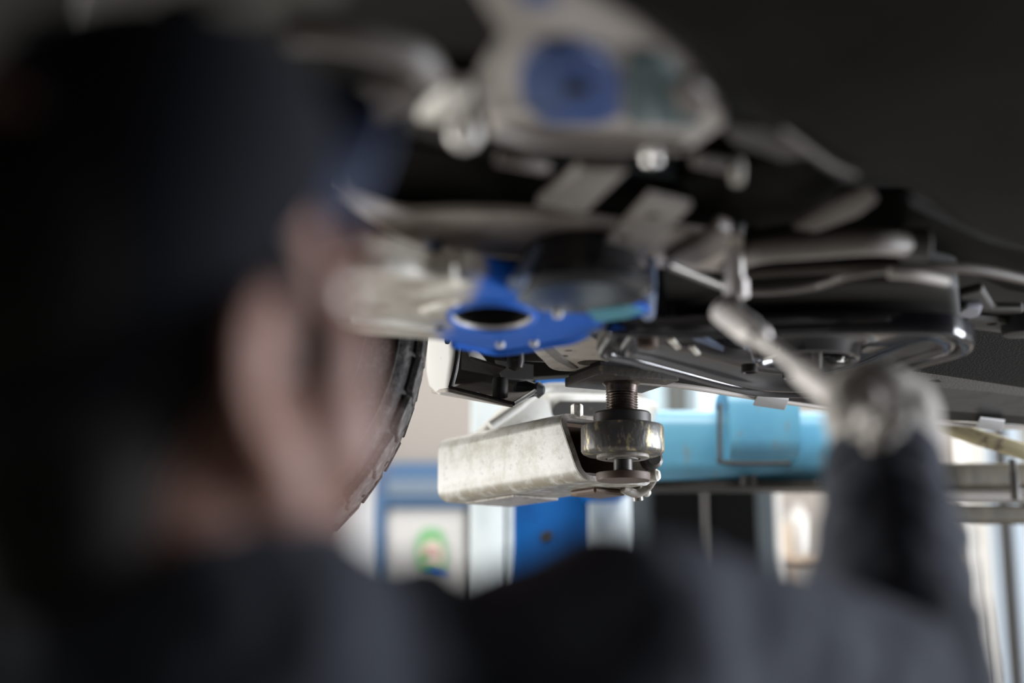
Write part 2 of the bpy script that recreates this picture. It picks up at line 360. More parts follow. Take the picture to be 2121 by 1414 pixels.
# ------------------------------------------------------------------ things at the back
lk0, lk1 = P(1300, 1100, 4.2).x, P(1612, 1100, 4.2).x
lkY = P(1450, 1200, 4.2).y; lkZ = 1.98
L = Thing('tall_locker', 'tall dark slate metal locker with black doors standing below the light blue lift arm', 'locker', ((lk0 + lk1) / 2, lkY + .25, 0))
L.part('body', MB().box(((lk0 + lk1) / 2, lkY + .25, lkZ / 2), (lk1 - lk0, .5, lkZ)).bevel(.006, 1), 'locker')
dw = (lk1 - lk0 - .13) / 2
for k in range(2):
    cx = lk0 + .07 + dw * (k + .5) + (.0 if k == 0 else .006)
    d = L.part('locker_door', MB().box((cx, lkY - .012, lkZ / 2 + .02), (dw - .012, .022, lkZ - .12)).bevel(.004, 1), 'locker_black')
    L.part('handle', MB().tube([(cx + (.5 - k) * (dw - .09), lkY - .045, 1.0), (cx + (.5 - k) * (dw - .09), lkY - .045, 1.16)], .007, smooth=1), 'grey_pipe', parent=d)
L.part('divider_strip', MB().box((lk0 + .07 + dw + .003, lkY - .026, lkZ / 2), (.008, .01, lkZ - .1)), 'grey_pipe')
L.part('plinth', MB().box(((lk0 + lk1) / 2, lkY + .2, .035), (lk1 - lk0 - .03, .38, .07)), 'locker_black')

pb = P(1615, 1150, 4.05)
pole = Thing('white_pole', 'thin white upright pole standing beside the dark locker', 'pole', (pb.x, pb.y, 0))
ptop = P(1614, 1003, 4.05).z
pole.part('shaft', MB().lathe((pb.x, pb.y, .02), [(.0085, 0), (.0085, ptop - .03), (.006, ptop - .022), (.002, ptop - .02)], n=14), 'white_pl')
pole.part('base_plate', MB().lathe((pb.x, pb.y, 0), [(.09, 0), (.09, .012), (.03, .02), (.012, .028)], n=28), 'locker')

rk = P(1700, 1150, 4.55); rz = P(1665, 1152, 4.45).z
R = Thing('storage_rack', 'brown board storage rack behind the raised forearm carrying the white jug', 'rack', (rk.x + .25, rk.y + .15, 0))
for i, (dx, dyy) in enumerate(((0, 0), (.5, 0), (0, .35), (.5, .35))):
    R.part('upright', MB().box((P(1628, 1150, 4.5).x + .02 + dx, rk.y - .02 + dyy, rz / 2 - .02), (.03, .03, rz - .04)), 'wood')
for z in (.25, .75, 1.25, rz - .0125):
    R.part('shelf_board', MB().box((P(1628, 1150, 4.5).x + .27, rk.y + .155, z), (.56, .40, .025)).bevel(.003, 1), 'wood')
jb = P(1668, 1150, 4.5); jc = Vector((jb.x, rk.y + .06, rz))
jr = .047
J = Thing('plastic_jug', 'white round-shouldered plastic jug on top of the brown rack', 'jug', jc)
J.part('body', MB().lathe(jc, [(jr * .9, 0), (jr, .008), (jr, .11), (jr * .85, .135), (jr * .5, .152), (jr * .42, .16)], n=28), 'white_pl')
J.part('cap', MB().lathe(jc + Vector((0, 0, .158)), [(.021, 0), (.021, .016), (.017, .02)], n=20), 'white_pl')
bx = Vector((P(1641, 1100, 4.5).x - .018, rk.y + .02, rz))
B = Thing('carton', 'small tan carton standing left of the white jug on the rack', 'box', bx)
B.part('body', MB().box(bx + Vector((0, 0, .055)), (.05, .06, .11)).bevel(.002, 1), mat('tan_card', (.50, .40, .30), .8))
B.part('flap', MB().box(bx + Vector((0, -.015, .1115)), (.048, .03, .003)), mat('tan_card_flap', (.56, .46, .36), .8))

# ------------------------------------------------------------------ two-post lift
A_low = P(1200, 994, 1.97)                       # lower near corner of the silver arm
M['arm_dirty'] = add_low_dirt(mat('scuffed_white_arm_paint', (.53, .52, .485), .45, wear=(.33, .31, .235), wear_scale=26, wear_lo=.47, wear_hi=.68, wear2=(.34, .33, .30), w2_scale=110, w2_lo=.56, w2_hi=.68, bump=.08), A_low.z + .004, .024, (.25, .225, .17))
ax = Vector((-.587, .81, 0)).normalized(); rt = Vector((ax.y, -ax.x, 0))   # along the arm (away), and to its right
postY = 3.15
px0, px1 = P(976, 1150, 3.2).x, P(1301, 1150, 3.2).x
LF = Thing('car_lift', 'car lift with blue post, scuffed white arm and screw pad under the sill', 'car lift', ((px0 + px1) / 2, postY + .1, 0))
fw = P(1062, 1150, 3.2).x - px0
post = LF.part('lift_post', MB().box(((px0 + px1) / 2, postY + .22, 1.7), (px1 - px0, .04, 3.4)).box((px0 + .012, postY + .12, 1.7), (.024, .2, 3.4)).box((px1 - .012, postY + .12, 1.7), (.024, .2, 3.4)).bevel(.004, 2), 'lift_blue')
f1 = P(1216, 1150, 3.2).x
a1 = P(1045, 1150, 3.2).x
LF.part('flange', MB().box(((px0 + a1) / 2, postY + .005, 1.7), (a1 - px0, .03, 3.4)).bevel(.006, 2), 'lift_lit', parent=post, label='left flange, painted pale as if strongly lit')
LF.part('flange', MB().box(((a1 + .007 + px0 + fw) / 2, postY + .01, 1.7), (px0 + fw - a1 - .004, .03, 3.4)).bevel(.004, 2), 'lift_lit', parent=post)
fz = P(1258, 1022, 3.2).z
LF.part('flange', MB().box(((f1 + px1) / 2, postY + .0, fz / 2), (px1 - f1, .04, fz)).bevel(.008, 2), 'lift_lit', parent=post, label='right flange, painted pale as if strongly lit')
LF.part('base_plate', MB().box(((px0 + px1) / 2, postY + .12, .012), (.6, .5, .024)).bevel(.004, 1), 'lift_blue', parent=post)
carr = LF.part('carriage', MB().box(((px0 + fw + f1) / 2, postY + .03, 1.55), (f1 - px0 - fw, .05, 1.1)).bevel(.004, 2), 'lift_blue')
bc = Y(1133, 1113, postY + .006)
LF.part('bolt', MB().lathe(bc + Vector((0, .0, 0)), [(.014, 0), (.014, .006), (.006, .006), (.005, .002)], axis=(0, -1, 0), n=6), 'hub_dark', parent=carr)

# silver swing arm: rounded square tube with a slanted open end
def rrect(w, h, r, n=5):
    pts = []
    for cx, cz, a0 in ((w / 2 - r, h / 2 - r, 0), (-w / 2 + r, h / 2 - r, 90), (-w / 2 + r, -h / 2 + r, 180), (w / 2 - r, -h / 2 + r, 270)):
        for i in range(n + 1):
            a = radians(a0 + 90 * i / n); pts.append((cx + r * cos(a), cz + r * sin(a)))
    return pts
TW, TH = .137, .102
tc = A_low + rt * (TW / 2) + Vector((0, 0, TH / 2))
def tube_section(s, w, h, r, shear, z=0): return [tc + ax * (s + shear * (q[1] + h / 2)) + rt * q[0] + Vector((0, 0, q[1] + z)) for q in rrect(w, h, r)]
def hollow(sections_out, sections_in):
    mb = MB(); bm = mb.bm; o = [[bm.verts.new(p) for p in s] for s in sections_out]; i_ = [[bm.verts.new(p) for p in s] for s in sections_in]; n = len(o[0])
    for R_ in (o, i_):
        for a, b in zip(R_, R_[1:]):
            for k in range(n): bm.faces.new((a[k], a[(k + 1) % n], b[(k + 1) % n], b[k]))
    for a, b in ((o[0], i_[0]), (o[-1], i_[-1])):
        for k in range(n): bm.faces.new((a[k], a[(k + 1) % n], b[(k + 1) % n], b[k]))
    return mb
sw = LF.part('swing_arm', hollow([tube_section(0, TW, TH, .02, .5), tube_section(.36, TW, TH, .02, 0)], [tube_section(.0, TW - .014, TH - .014, .014, .5), tube_section(.36, TW - .014, TH - .014, .014, 0)]), 'arm_dirty', sharp=60, label='scuffed white square tube arm with open slanted end')
rim_o = [tube_section(-.002, TW - .0005, TH - .0005, .02, .5), tube_section(.001, TW - .0005, TH - .0005, .02, .5)]
rim_i = [tube_section(-.002, TW - .0145, TH - .0145, .014, .5), tube_section(.001, TW - .0145, TH - .0145, .014, .5)]
LF.part('cut_rim', hollow(rim_o, rim_i), 'arm_cut', parent=sw)
LF.part('inner_tube', hollow([tube_section(.035, TW - .022, TH - .022, .018, .35), tube_section(.34, TW - .022, TH - .022, .018, 0)], [tube_section(.035, TW - .034, TH - .034, .012, .35), tube_section(.34, TW - .034, TH - .034, .012, 0)]), 'rust_in', parent=sw, label='rusty inner tube')
LF.part('end_cap', MB().poly_prism(tube_section(.35, TW - .016, TH - .016, .012, 0), ax * .008), 'arm_cut', parent=sw)
# pins, plates and latch on the silver arm
tp = tc + ax * .075 + Vector((0, 0, TH / 2))
LF.part('bolt', MB().lathe(P(1195, 850, 2.06), [(.009, -.012), (.009, .007), (.0075, .009)], n=6), 'cream', parent=sw)
LF.part('stop_plate', MB().poly_prism([tc + ax * s + rt * q + Vector((0, 0, -TH / 2 - .004)) for s, q in ((.20, -.035), (.33, -.035), (.33, .05), (.20, .05))], (0, 0, .004)).bevel(.001, 1), 'arm_cut', parent=sw)
LF.part('stop_plate', MB().poly_prism([tc + ax * s + rt * q + Vector((0, 0, -TH / 2 - .009)) for s, q in ((.05, .0), (.11, .0), (.11, .06), (.05, .06))], (0, 0, .009)).bevel(.003, 1), 'rust_in', parent=sw)
lat = P(1345, 985, 2.03)
LF.part('latch_bolt', MB().lathe(P(1349, 952, 2.03), [(.012, -.014), (.015, -.008), (.015, .008), (.010, .012)], axis=(.3, -1, .1), n=12), 'hub_dark', parent=sw)
LF.part('latch_bolt', MB().lathe(P(1358, 984, 2.04), [(.006, -.012), (.009, -.01), (.009, .002), (.006, .006)], axis=(1, -.4, .1), n=12), 'cream', parent=sw)
LF.part('latch_lever', MB().tube([P(1290, 1012, 2.06), P(1318, 1022, 2.07), P(1340, 1010, 2.07), P(1354, 990, 2.06)], .0065), 'arm_cut', parent=sw)
LF.part('latch_pin', MB().tube([P(1318, 1006, 2.08), P(1322, 1036, 2.08)], .008, smooth=1), 'grey_pipe', parent=sw)
LF.part('latch_pin', MB().lathe(P(1340, 1020, 2.08), [(.003, -.004), (.006, -.002), (.006, .002), (.003, .004)], axis=(0, -1, 0)), 'cream', parent=sw)

# screw pad
pc = P(1290, 945, 1.95); zb = P(1290, 943, 1.95).z
pad = LF.part('lift_pad', MB().lathe((pc.x, pc.y, zb), [(.050, 0), (.0550, .0025), (.0572, .006), (.0572, .0365), (.0555, .0405), (.048, .0425)], n=64).bevel(.0004, 1, 60), 'hub', label='worn round steel hub of the screw pad', sharp=40)
LF.part('collar', MB().lathe((pc.x, pc.y, zb + .041), [(.0385, 0), (.0398, .002), (.0398, .0155), (.038, .018), (.02, .0185)], n=48), 'hub_dark', parent=pad)
th = []
z = .0575; zt = P(1290, 803, 1.95).z - zb
nth = 9; pt = (zt - z) / nth
for k in range(nth):
    th += [(.0195, z), (.0222, z + pt * .35), (.0222, z + pt * .5), (.0195, z + pt * .9)]; z += pt
LF.part('screw_thread', MB().lathe((pc.x, pc.y, zb), th, n=40), 'thread', parent=pad, sharp=80)
LF.part('screw_neck', MB().lathe((pc.x, pc.y, zb + zt), [(.0215, -.004), (.0225, .006), (.027, .010), (.032, .0115)], n=36), 'thread', parent=pad)
LF.part('bottom_ring', MB().lathe((pc.x, pc.y, zb), [(.036, .002), (.036, -.004), (.033, -.005), (.024, -.005), (.024, -.003), (.021, -.003), (.021, -.006), (.008, -.006), (.006, -.003)], n=48), 'arm_cut', parent=pad)
plz = zb + zt + .010
R0 = Matrix.Rotation(radians(24), 3, 'Z')
pl = [Vector((pc.x, pc.y + .006, plz)) + R0 @ Vector((a, b, 0)) for a, b in ((-.062, -.052), (.062, -.052), (.062, .052), (-.062, .052))]
plate = LF.part('top_plate', MB().poly_prism(pl, (0, 0, .013)).bevel(.0015, 2), 'plate', parent=pad)
for i in (1, 3):
    pass
LF.part('rubber_pad', MB().poly_prism([p + Vector((0, 0, .0125)) - (p - Vector((pc.x, pc.y + .006, p.z))) * .08 for p in pl], (0, 0, .008)), 'rubber', parent=pad)
LF.part('boss_ring', MB().lathe((pc.x, pc.y, A_low.z - .004), [(.036, 0), (.037, .003), (.037, .010), (.02, .012)], n=40), 'rust_in', parent=sw)
LF.part('pivot_pin', MB().lathe((pc.x, pc.y, A_low.z + .01), [(.013, 0), (.013, zb - A_low.z - .014)], n=28), 'hub_dark', parent=sw)

# gooseneck from the far end of the silver tube back to the light blue arm
def beam(path, w, h, mb=None, r=.016):
    mb = mb or MB(); path = [Vector(p) for p in path]; rings = []
    for i, p in enumerate(path):
        t = (path[min(i + 1, len(path) - 1)] - path[max(i - 1, 0)]); t.normalize()
        s = t.cross(Vector((0, 0, 1))).normalized(); u = s.cross(t).normalized()
        rings.append([mb.bm.verts.new(p + s * a + u * b) for a, b in rrect(w, h, r, 3)])
    n = len(rings[0])
    for a, b in zip(rings, rings[1:]):
        for k in range(n): mb.bm.faces.new((a[k], a[(k + 1) % n], b[(k + 1) % n], b[k]))
    mb.bm.faces.new(rings[0][::-1]); mb.bm.faces.new(rings[-1]); return mb
tend = tc + ax * .33
gp = [tend + Vector((0, 0, .004)), P(1015, 945, 2.33), P(1085, 880, 2.36), P(1140, 858, 2.42), P(1230, 858, 2.55), P(1330, 880, 2.78)]
goose = LF.part('gooseneck', beam(catmull(gp, 4), .07, .088), 'arm_white', sharp=50, label='cream bent arm section')
LF.part('gooseneck_rib', MB().tube([P(1015, 882, 2.28), P(1065, 848, 2.30), P(1115, 812, 2.33), P(1150, 803, 2.35), P(1255, 806, 2.38)], .0085), 'arm_white', parent=goose)
LF.part('gooseneck_slot', MB().poly_prism([P(1148, 838, 2.36), P(1160, 830, 2.36), P(1262, 830, 2.40), P(1262, 862, 2.40), P(1140, 862, 2.36)], (0, .01, 0)), 'hub_dark', parent=goose)  # flat dark sheet standing in for the slot's shaded inside
# light blue arm with its sleeve
b0, b1 = P(1290, 926, 2.78), P(1790, 930, 2.84)
bh = .142
barm = LF.part('blue_arm', beam([b0, b0.lerp(b1, .5), b1], .11, bh, r=.036), 'lift_lightblue', sharp=50, label='worn light blue square arm')
s0, s1 = P(1494, 884, 2.710), P(1637, 886, 2.720)
sd = Vector((0, .13, 0))
LF.part('sleeve', beam([P(1495, 883, 2.775), P(1566, 883, 2.78), P(1638, 885, 2.785)], .135, .139, r=.036), 'lift_lightblue', sharp=50, parent=barm)
LF.part('sleeve_weld', MB().tube([P(1491, 835, 2.71), P(1491, 940, 2.705), P(1502, 958, 2.705), P(1636, 959, 2.715)], .0045), 'hub_dark', parent=barm)
LF.part('arm_underside_shade', MB().box((b0 + b1) / 2 + Vector((0, -.005, -bh / 2 - .006)), (b1.x - b0.x - .02, .09, .014)), 'hub_dark', parent=barm)  # dark box that paints the shaded underside of the blue arm
for px_ in (1542, 1560): LF.part('bolt', MB().lathe(P(px_, 1006, 2.735), [(.005, 0), (.007, .003), (.007, .02)], n=8), 'hub_dark', parent=barm)
LF.part('yoke', beam([Vector((b0.x + .02, b0.y + .03, b0.z - .01)), Vector((b0.x - .02, postY - .01, b0.z - .02))], .09, .10), 'lift_blue', parent=barm)
# rear arm group at the right edge
q0, q1 = P(1770, 990, 2.62), P(2420, 984, 2.85)
rear = LF.part('rear_arm', beam([q0, q0.lerp(q1, .5), q1], .08, .046, r=.01), 'lift_green', sharp=50, label='olive brown rear arm beam')
LF.part('rear_pipe', MB().tube([P(1800, 1028, 2.60), P(2080, 1028, 2.68), P(2150, 1034, 2.7), P(2420, 1034, 2.8)], .013, smooth=3), 'grey_pipe', parent=rear)
LF.part('rear_lower_beam', beam([P(1780, 1066, 2.62), P(2420, 1066, 2.82)], .06, .032, r=.006), 'lift_green', parent=rear)
LF.part('brace_rod', MB().tube([P(1780, 800, 2.46), P(1960, 882, 2.44), P(2130, 938, 2.44), P(2330, 1005, 2.50)], .0145, smooth=3), 'lift_yellow', parent=rear, label='worn yellow brace rod')
LF.part('rear_pin', MB().lathe(P(2104, 1035, 2.6), [(.008, 0), (.008, .05), (.006, .055), (.006, .075)], n=12), 'hub_dark', parent=rear)
LF.part('cross_yoke', beam([P(1775, 930, 2.80), P(1800, 1000, 2.70), P(1810, 1066, 2.62)], .06, .06), 'hub_dark', parent=rear)

# ------------------------------------------------------------------ the car (underside)
CAR = Thing('car', 'dark underside of a raised car with black tyre, blue steel arm and glossy black pan', 'car', (0.2, 1.3, 1.78))
floor_poly = [Vector(p) for p in ((-1.7, -.1, 1.985), (2.3, -.45, 1.985), (2.4, 2.98, 1.985), (1.5, 2.62, 1.985), (.85, 2.32, 1.985), (.3, 2.06, 1.985), (-.05, 2.2, 1.985), (-1.7, 2.2, 1.985))]
CAR.part('floor_pan', MB().poly_prism(floor_poly, (0, 0, .03)), 'under_black', smooth=False)
CAR.part('body_shell', MB().poly_prism([p + Vector((0, 0, .03)) for p in floor_poly], (0, 0, .45)).bevel(.06, 3), 'under_dark')

# undertray: big smooth dark shield at the upper right
low = [(1190, -30), (1330, 45), (1425, 115), (1590, 275), (1760, 358), (1860, 372), (1990, 470), (2130, 520), (2420, 545)]
top_ = [(1150, -420), (1300, -420), (1450, -420), (1600, -420), (1750, -420), (1900, -420), (2050, -420), (2250, -420), (2500, -420)]
rows = []
for t, dz in ((0, .03), (.35, .012), (.65, .004), (.88, -.004), (.96, -.004), (1.0, .004)):
    rows.append([Q(a[0] + (b[0] - a[0]) * t, a[1] + (b[1] - a[1]) * t, 1.83 + dz) for a, b in zip(top_, low)])
rows.append([p + Vector((0, .006, .05)) for p in rows[-1]])
CAR.part('undertray', MB().sheet(rows, (0, 0, .006)), 'under_dark', sharp=70, label='large smooth dark grey undertray')
CAR.part('undertray_edge_highlight', MB().tube([Q(1615, 268, 1.825), Q(1660, 300, 1.825), Q(1720, 342, 1.825), Q(1770, 362, 1.825)], .003), 'plate_dim')  # brownish tube standing in for a lit highlight along the edge

# subframe plate with its blue pad
sp = CAR.part('subframe_plate', MB().poly_prism(pxs([(945, -80), (1130, -80), (1250, 0), (1350, 65), (1425, 130), (1505, 262), (1440, 308), (1330, 306), (1100, 297), (1008, 264), (985, 190), (1045, 100)], 1.832), (0, 0, .02)).bevel(.006, 2), 'frame_tan', label='dusty tan subframe plate')
CAR.part('blue_pad', MB().poly_prism(pxs([(1085, 130), (1120, 98), (1180, 92), (1255, 118), (1290, 175), (1285, 245), (1240, 262), (1130, 262), (1085, 225), (1075, 175)], 1.826), (0, 0, .008)).bevel(.003, 2), 'blue_deep', parent=sp, label='deep blue pad')
CAR.part('teal_pad', MB().poly_prism(pxs([(1300, 110), (1370, 118), (1440, 190), (1450, 268), (1300, 262)], 1.827), (0, 0, .008)).bevel(.003, 2), 'teal', parent=sp)
CAR.part('blue_tab', MB().poly_prism(pxs([(1058, -60), (1130, -60), (1150, 12), (1082, 14)], 1.826), (0, 0, .008)).bevel(.002, 2), 'blue_deep', parent=sp)
CAR.part('plug', MB().lathe(Q(1195, 180, 1.826), [(.006, -.004), (.009, -.003), (.009, .002)], n=20), 'under_black', parent=sp)
CAR.part('flange_rim', MB().tube([Q(1020, 268, 1.828), Q(1110, 292, 1.828), Q(1250, 300, 1.828), Q(1420, 302, 1.828)], .005), 'frame_tan', parent=sp)

# pieces left of it
CAR.part('front_shield', MB().poly_prism(pxs([(180, -120), (740, -120), (720, 10), (650, 60), (450, 62), (330, 120), (150, 60)], 1.835), (0, 0, .02)).bevel(.005, 2), mat('dull_olive_coating', (.055, .051, .042), .6))
CAR.part('bush_ring', MB().lathe(Q(370, 72, 1.82), [(.007, 0), (.012, -.003), (.013, .0), (.013, .02)], n=24), 'under_dark')
CAR.part('cross_tube', MB().tube([Q(600, 70, 1.83), Q(690, 72, 1.828), Q(790, 95, 1.825), Q(865, 122, 1.825), Q(900, 160, 1.835)], .0105, smooth=5), 'under_grey', label='grey cross tube')
CAR.part('gusset', MB().poly_prism(pxs([(740, 205), (790, 180), (868, 172), (862, 232), (800, 262), (752, 258)], 1.84), (0, 0, .015)).bevel(.004, 2), 'under_brown')
pbk = CAR.part('pale_bracket', MB().poly_prism(pxs([(862, 250), (928, 182), (975, 186), (978, 205), (918, 262)], 1.826), (0, 0, .01)).bevel(.003, 2), 'cream', label='pale bracket')
CAR.part('pale_bolt', MB().lathe(Q(962, 283, 1.815), [(.002, -.010), (.007, -.008), (.0115, -.003), (.0125, .003), (.0115, .008), (.007, .012), (.007, .03)], n=24), 'polished')
CAR.part('gap_shade_sheet', MB().poly_prism(pxs([(845, 272), (915, 165), (1000, 170), (1000, 250), (930, 300)], 1.845), (0, 0, .02)), 'under_black')  # black sheet standing in for the shaded gaps round the pale bracket
CAR.part('drain_lip', MB().tube([Q(1030, 325, 1.84), Q(1080, 335, 1.838), Q(1130, 345, 1.84)], .006), 'under_brown')

# long crossmember: trough, lit lower face and shaded web put into the colours
r1 = [(690, 300), (760, 300), (850, 305), (960, 325), (1100, 350), (1260, 365), (1430, 385), (1560, 400)]
r2 = [(684, 382), (760, 420), (840, 442), (950, 440), (1090, 444), (1250, 462), (1420, 480), (1540, 498)]
r3 = [(682, 398), (762, 452), (845, 500), (950, 524), (1090, 538), (1250, 548), (1420, 558), (1530, 566)]
rows = [[Q(x, y, 1.90) for x, y in r1], [Q(x, y - 14, 1.862) for x, y in r2], [Q(x, y, 1.848) for x, y in r2], [Q(x, y - 6, 1.838) for x, y in r3], [Q(x, y, 1.842) for x, y in r3]]
rows.append([p + Vector((0, .01, .05)) for p in rows[-1]])
mb = MB(); rows = [catmull(r, 4) for r in rows]; mb.sheet(rows[2:], (0, 0, .008))
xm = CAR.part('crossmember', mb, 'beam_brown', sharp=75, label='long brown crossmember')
CAR.part('crossmember_web', MB().sheet(rows[:3], (0, .006, .006)), 'under_black', parent=xm, sharp=75)  # black colour carries the shade on the web
CAR.part('spacer_plate', MB().poly_prism(pxs([(1110, 428), (1200, 352), (1300, 356), (1215, 442)], 1.838), (0, 0, .01)).bevel(.002, 2), 'plate_tan', parent=xm)
# perforated bracket: plate with two real holes
z_ = 1.832
_, _, h1 = ell_px(1290, 492, 16, z_, 16); _, _, h2 = ell_px(1352, 447, 16, z_, 16)
CAR.part('perforated_bracket', MB().poly_prism(pxs([(1236, 520), (1345, 408), (1432, 428), (1325, 536)], z_), (0, 0, .006), [h1, h2]), 'plate_tan', parent=xm, smooth=False)
CAR.part('curved_tab', MB().poly_prism(pxs([(1375, 540), (1440, 512), (1490, 470), (1515, 480), (1505, 520), (1445, 552)], 1.832), (0, 0, .012)).bevel(.003, 2), 'under_brown', parent=xm)

# small fittings above the crossmember
CAR.part('hex_bolt', MB().lathe(Q(1350, 322, 1.82), [(.005, -.006), (.0065, -.004), (.0065, .005), (.004, .008), (.004, .03)], n=6), 'polished')
CAR.part('clamp', MB().poly_prism(pxs([(1398, 190), (1440, 178), (1472, 205), (1455, 250), (1405, 240)], 1.822), (0, 0, .012)).bevel(.004, 2), 'under_brown')
CAR.part('hose_clip', MB().tube([Q(1527, 335, 1.845), Q(1527, 375, 1.825)], .005, smooth=1), 'cream')
CAR.part('hose', MB().tube([Q(1440, 330, 1.84), Q(1500, 342, 1.84), Q(1530, 352, 1.842)], .006), 'under_grey')
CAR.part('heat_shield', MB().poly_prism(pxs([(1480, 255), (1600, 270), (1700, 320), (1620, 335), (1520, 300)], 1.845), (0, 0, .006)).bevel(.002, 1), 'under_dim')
CAR.part('dark_duct', MB().poly_prism(pxs([(1390, 380), (1640, 330), (1760, 385), (1700, 460), (1560, 480), (1440, 440)], 1.87), (0, 0, .05)).bevel(.012, 2), 'under_dark')
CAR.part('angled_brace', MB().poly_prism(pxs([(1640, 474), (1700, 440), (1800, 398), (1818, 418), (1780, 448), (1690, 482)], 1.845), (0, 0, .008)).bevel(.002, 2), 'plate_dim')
ex = CAR.part('exhaust_pipe', MB().tube([Q(1500, 545, 1.845), Q(1570, 520, 1.842), Q(1680, 510, 1.842), Q(1800, 502, 1.843), Q(1870, 505, 1.848), Q(1900, 506, 1.852)], .0125, smooth=4), 'plate_tan', label='dusty exhaust pipe')
CAR.part('pipe_hanger', MB().lathe(Q(1893, 506, 1.85), [(.014, -.014), (.017, -.012), (.017, .012), (.014, .014)], axis=(1, .1, 0), n=18), 'under_dim', parent=ex)
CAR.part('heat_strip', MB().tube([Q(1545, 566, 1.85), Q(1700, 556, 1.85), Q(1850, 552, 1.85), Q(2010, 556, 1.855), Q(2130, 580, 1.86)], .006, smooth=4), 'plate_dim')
CAR.part('side_shield', MB().poly_prism(pxs([(1880, 420), (2050, 500), (2300, 560), (2300, 640), (2080, 600), (1990, 560), (1860, 540)], 1.875), (0, 0, .01)).bevel(.003, 1), 'under_dark')
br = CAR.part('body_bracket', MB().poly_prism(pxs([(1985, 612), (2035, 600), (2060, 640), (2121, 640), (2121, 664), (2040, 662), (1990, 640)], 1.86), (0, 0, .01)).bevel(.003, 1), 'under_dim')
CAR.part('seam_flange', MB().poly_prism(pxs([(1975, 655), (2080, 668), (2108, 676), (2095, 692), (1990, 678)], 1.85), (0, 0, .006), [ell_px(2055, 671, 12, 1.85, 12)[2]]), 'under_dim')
CAR.part('grommet', MB().lathe(Q(2115, 690, 1.84), [(.012, -.004), (.022, -.002), (.024, .004), (.024, .03)], n=24), 'rubber')

# fuel tank / drum above the glossy pan
tk = [(1385, 640), (1480, 610), (1620, 600), (1760, 585), (1900, 585), (1985, 605), (1992, 690), (1900, 700), (1700, 705), (1500, 708), (1390, 700)]
CAR.part('tank', MB().poly_prism(pxs(tk, 1.835), (0, 0, .11)).bevel(.012, 3), 'under_black', label='black tank above the glossy pan')
CAR.part('tank_shoulder', MB().sheet([[Q(x, y, 1.875) for x, y in r] for r in ([(1560, 590), (1660, 575), (1760, 558), (1860, 558), (1975, 585)], [(1560, 612), (1660, 606), (1760, 598), (1860, 600), (1985, 625)])], (0, 0, .01)), 'under_dark')
CAR.part('brake_line', MB().tube([Q(1385, 548, 1.83), Q(1450, 575, 1.83), Q(1520, 600, 1.83), Q(1600, 603, 1.83), Q(1690, 592, 1.83), Q(1760, 570, 1.83), Q(1850, 560, 1.835), Q(1960, 575, 1.84)], .0042, smooth=5), 'grey_pipe')
CAR.part('tank_edge_highlight', MB().tube([Q(1842, 566, 1.828), Q(1900, 570, 1.828), Q(1960, 582, 1.83)], .0055), 'lip')  # pale tube painting the highlight along the tank's edge
CAR.part('side_lamp_bracket', MB().poly_prism(pxs([(1978, 652), (2000, 638), (2035, 640), (2030, 655), (1985, 668)], 1.85), (0, 0, .008)).bevel(.003, 1), mat('pale_violet_steel', (.25, .25, .29), .35))
CAR.part('gear_housing', MB().poly_prism(pxs([(1372, 560), (1500, 600), (1560, 620), (1560, 690), (1372, 690)], 1.84), (0, 0, .1)).bevel(.008, 2), 'under_black')

# glossy black pressed pan
outl = [(1240, 736), (1250, 705), (1275, 690), (1400, 692), (1600, 689), (1800, 684), (1960, 688), (2008, 702), (2018, 716), (1995, 732), (1900, 760), (1800, 795), (1720, 815), (1640, 820), (1540, 812), (1400, 777), (1300, 751)]
pz = 1.800
L0 = catmull([Q(x, y, pz) for x, y in outl], 8, closed=True)
ctr = Q(1670, 752, pz)
prof = [(1.0, .022), (1.003, .004), (.997, -.001), (.985, -.0035), (.97, -.003), (.955, .004), (.94, .011), (.925, .0135), (.912, .011), (.90, .004), (.885, .0), (.865, .001), (.845, .008), (.80, .019), (.74, .0215), (.50, .022)]
mb = MB(); rings = []
for s, dz in prof: rings.append([mb.bm.verts.new(ctr + (p - ctr) * s + Vector((0, 0, dz))) for p in L0])
cR = ell_px(1668, 748, 104, pz)[1]; n = len(L0)
for rr, dz in ((1.25, .021), (1.12, .016), (1.06, .004), (1.0, .001), (.96, .003), (.93, .02)):
    ring = []
    for p in L0:
        v = p - ctr; a = math.atan2(v.y, v.x); ring.append(mb.bm.verts.new(ctr + Vector((cos(a) * cR * rr, sin(a) * cR * rr, dz))))
    rings.append(ring)
for a, b in zip(rings, rings[1:]):
    for k in range(n): mb.bm.faces.new((a[k], a[(k + 1) % n], b[(k + 1) % n], b[k]))
mb.bm.faces.new(rings[-1])
pan = CAR.part('pressed_pan', mb, 'gloss_black', sharp=80, label='glossy black pressed steel pan')
for x, y in ((1553, 771), (1638, 783)):
    c, r, _ = ell_px(x, y, 17, pz + .002)
    CAR.part('slot', MB().lathe(c, [(r * .75, .004), (r * .8, -.0005), (r, -.0005), (r, .01)], n=24), 'hub_dark', parent=pan)
CAR.part('spot_tab', MB().poly_prism(pxs([(1380, 706), (1396, 704), (1412, 722), (1400, 726)], pz + .012), (0, 0, .004)).bevel(.001, 1), 'cream', parent=pan)
CAR.part('spot_tab', MB().poly_prism(pxs([(1425, 722), (1438, 720), (1452, 735), (1440, 737)], pz + .008), (0, 0, .004)).bevel(.001, 1), 'cream', parent=pan)
CAR.part('spot_tab', MB().poly_prism(pxs([(1575, 742), (1618, 722), (1630, 730), (1586, 748)], pz + .006), (0, 0, .004)).bevel(.001, 1), 'cream', parent=pan)
CAR.part('stud', MB().lathe(Q(1342, 716, pz), [(.006, -.004), (.012, -.002), (.012, .012)], n=16), 'rust_in', parent=pan)
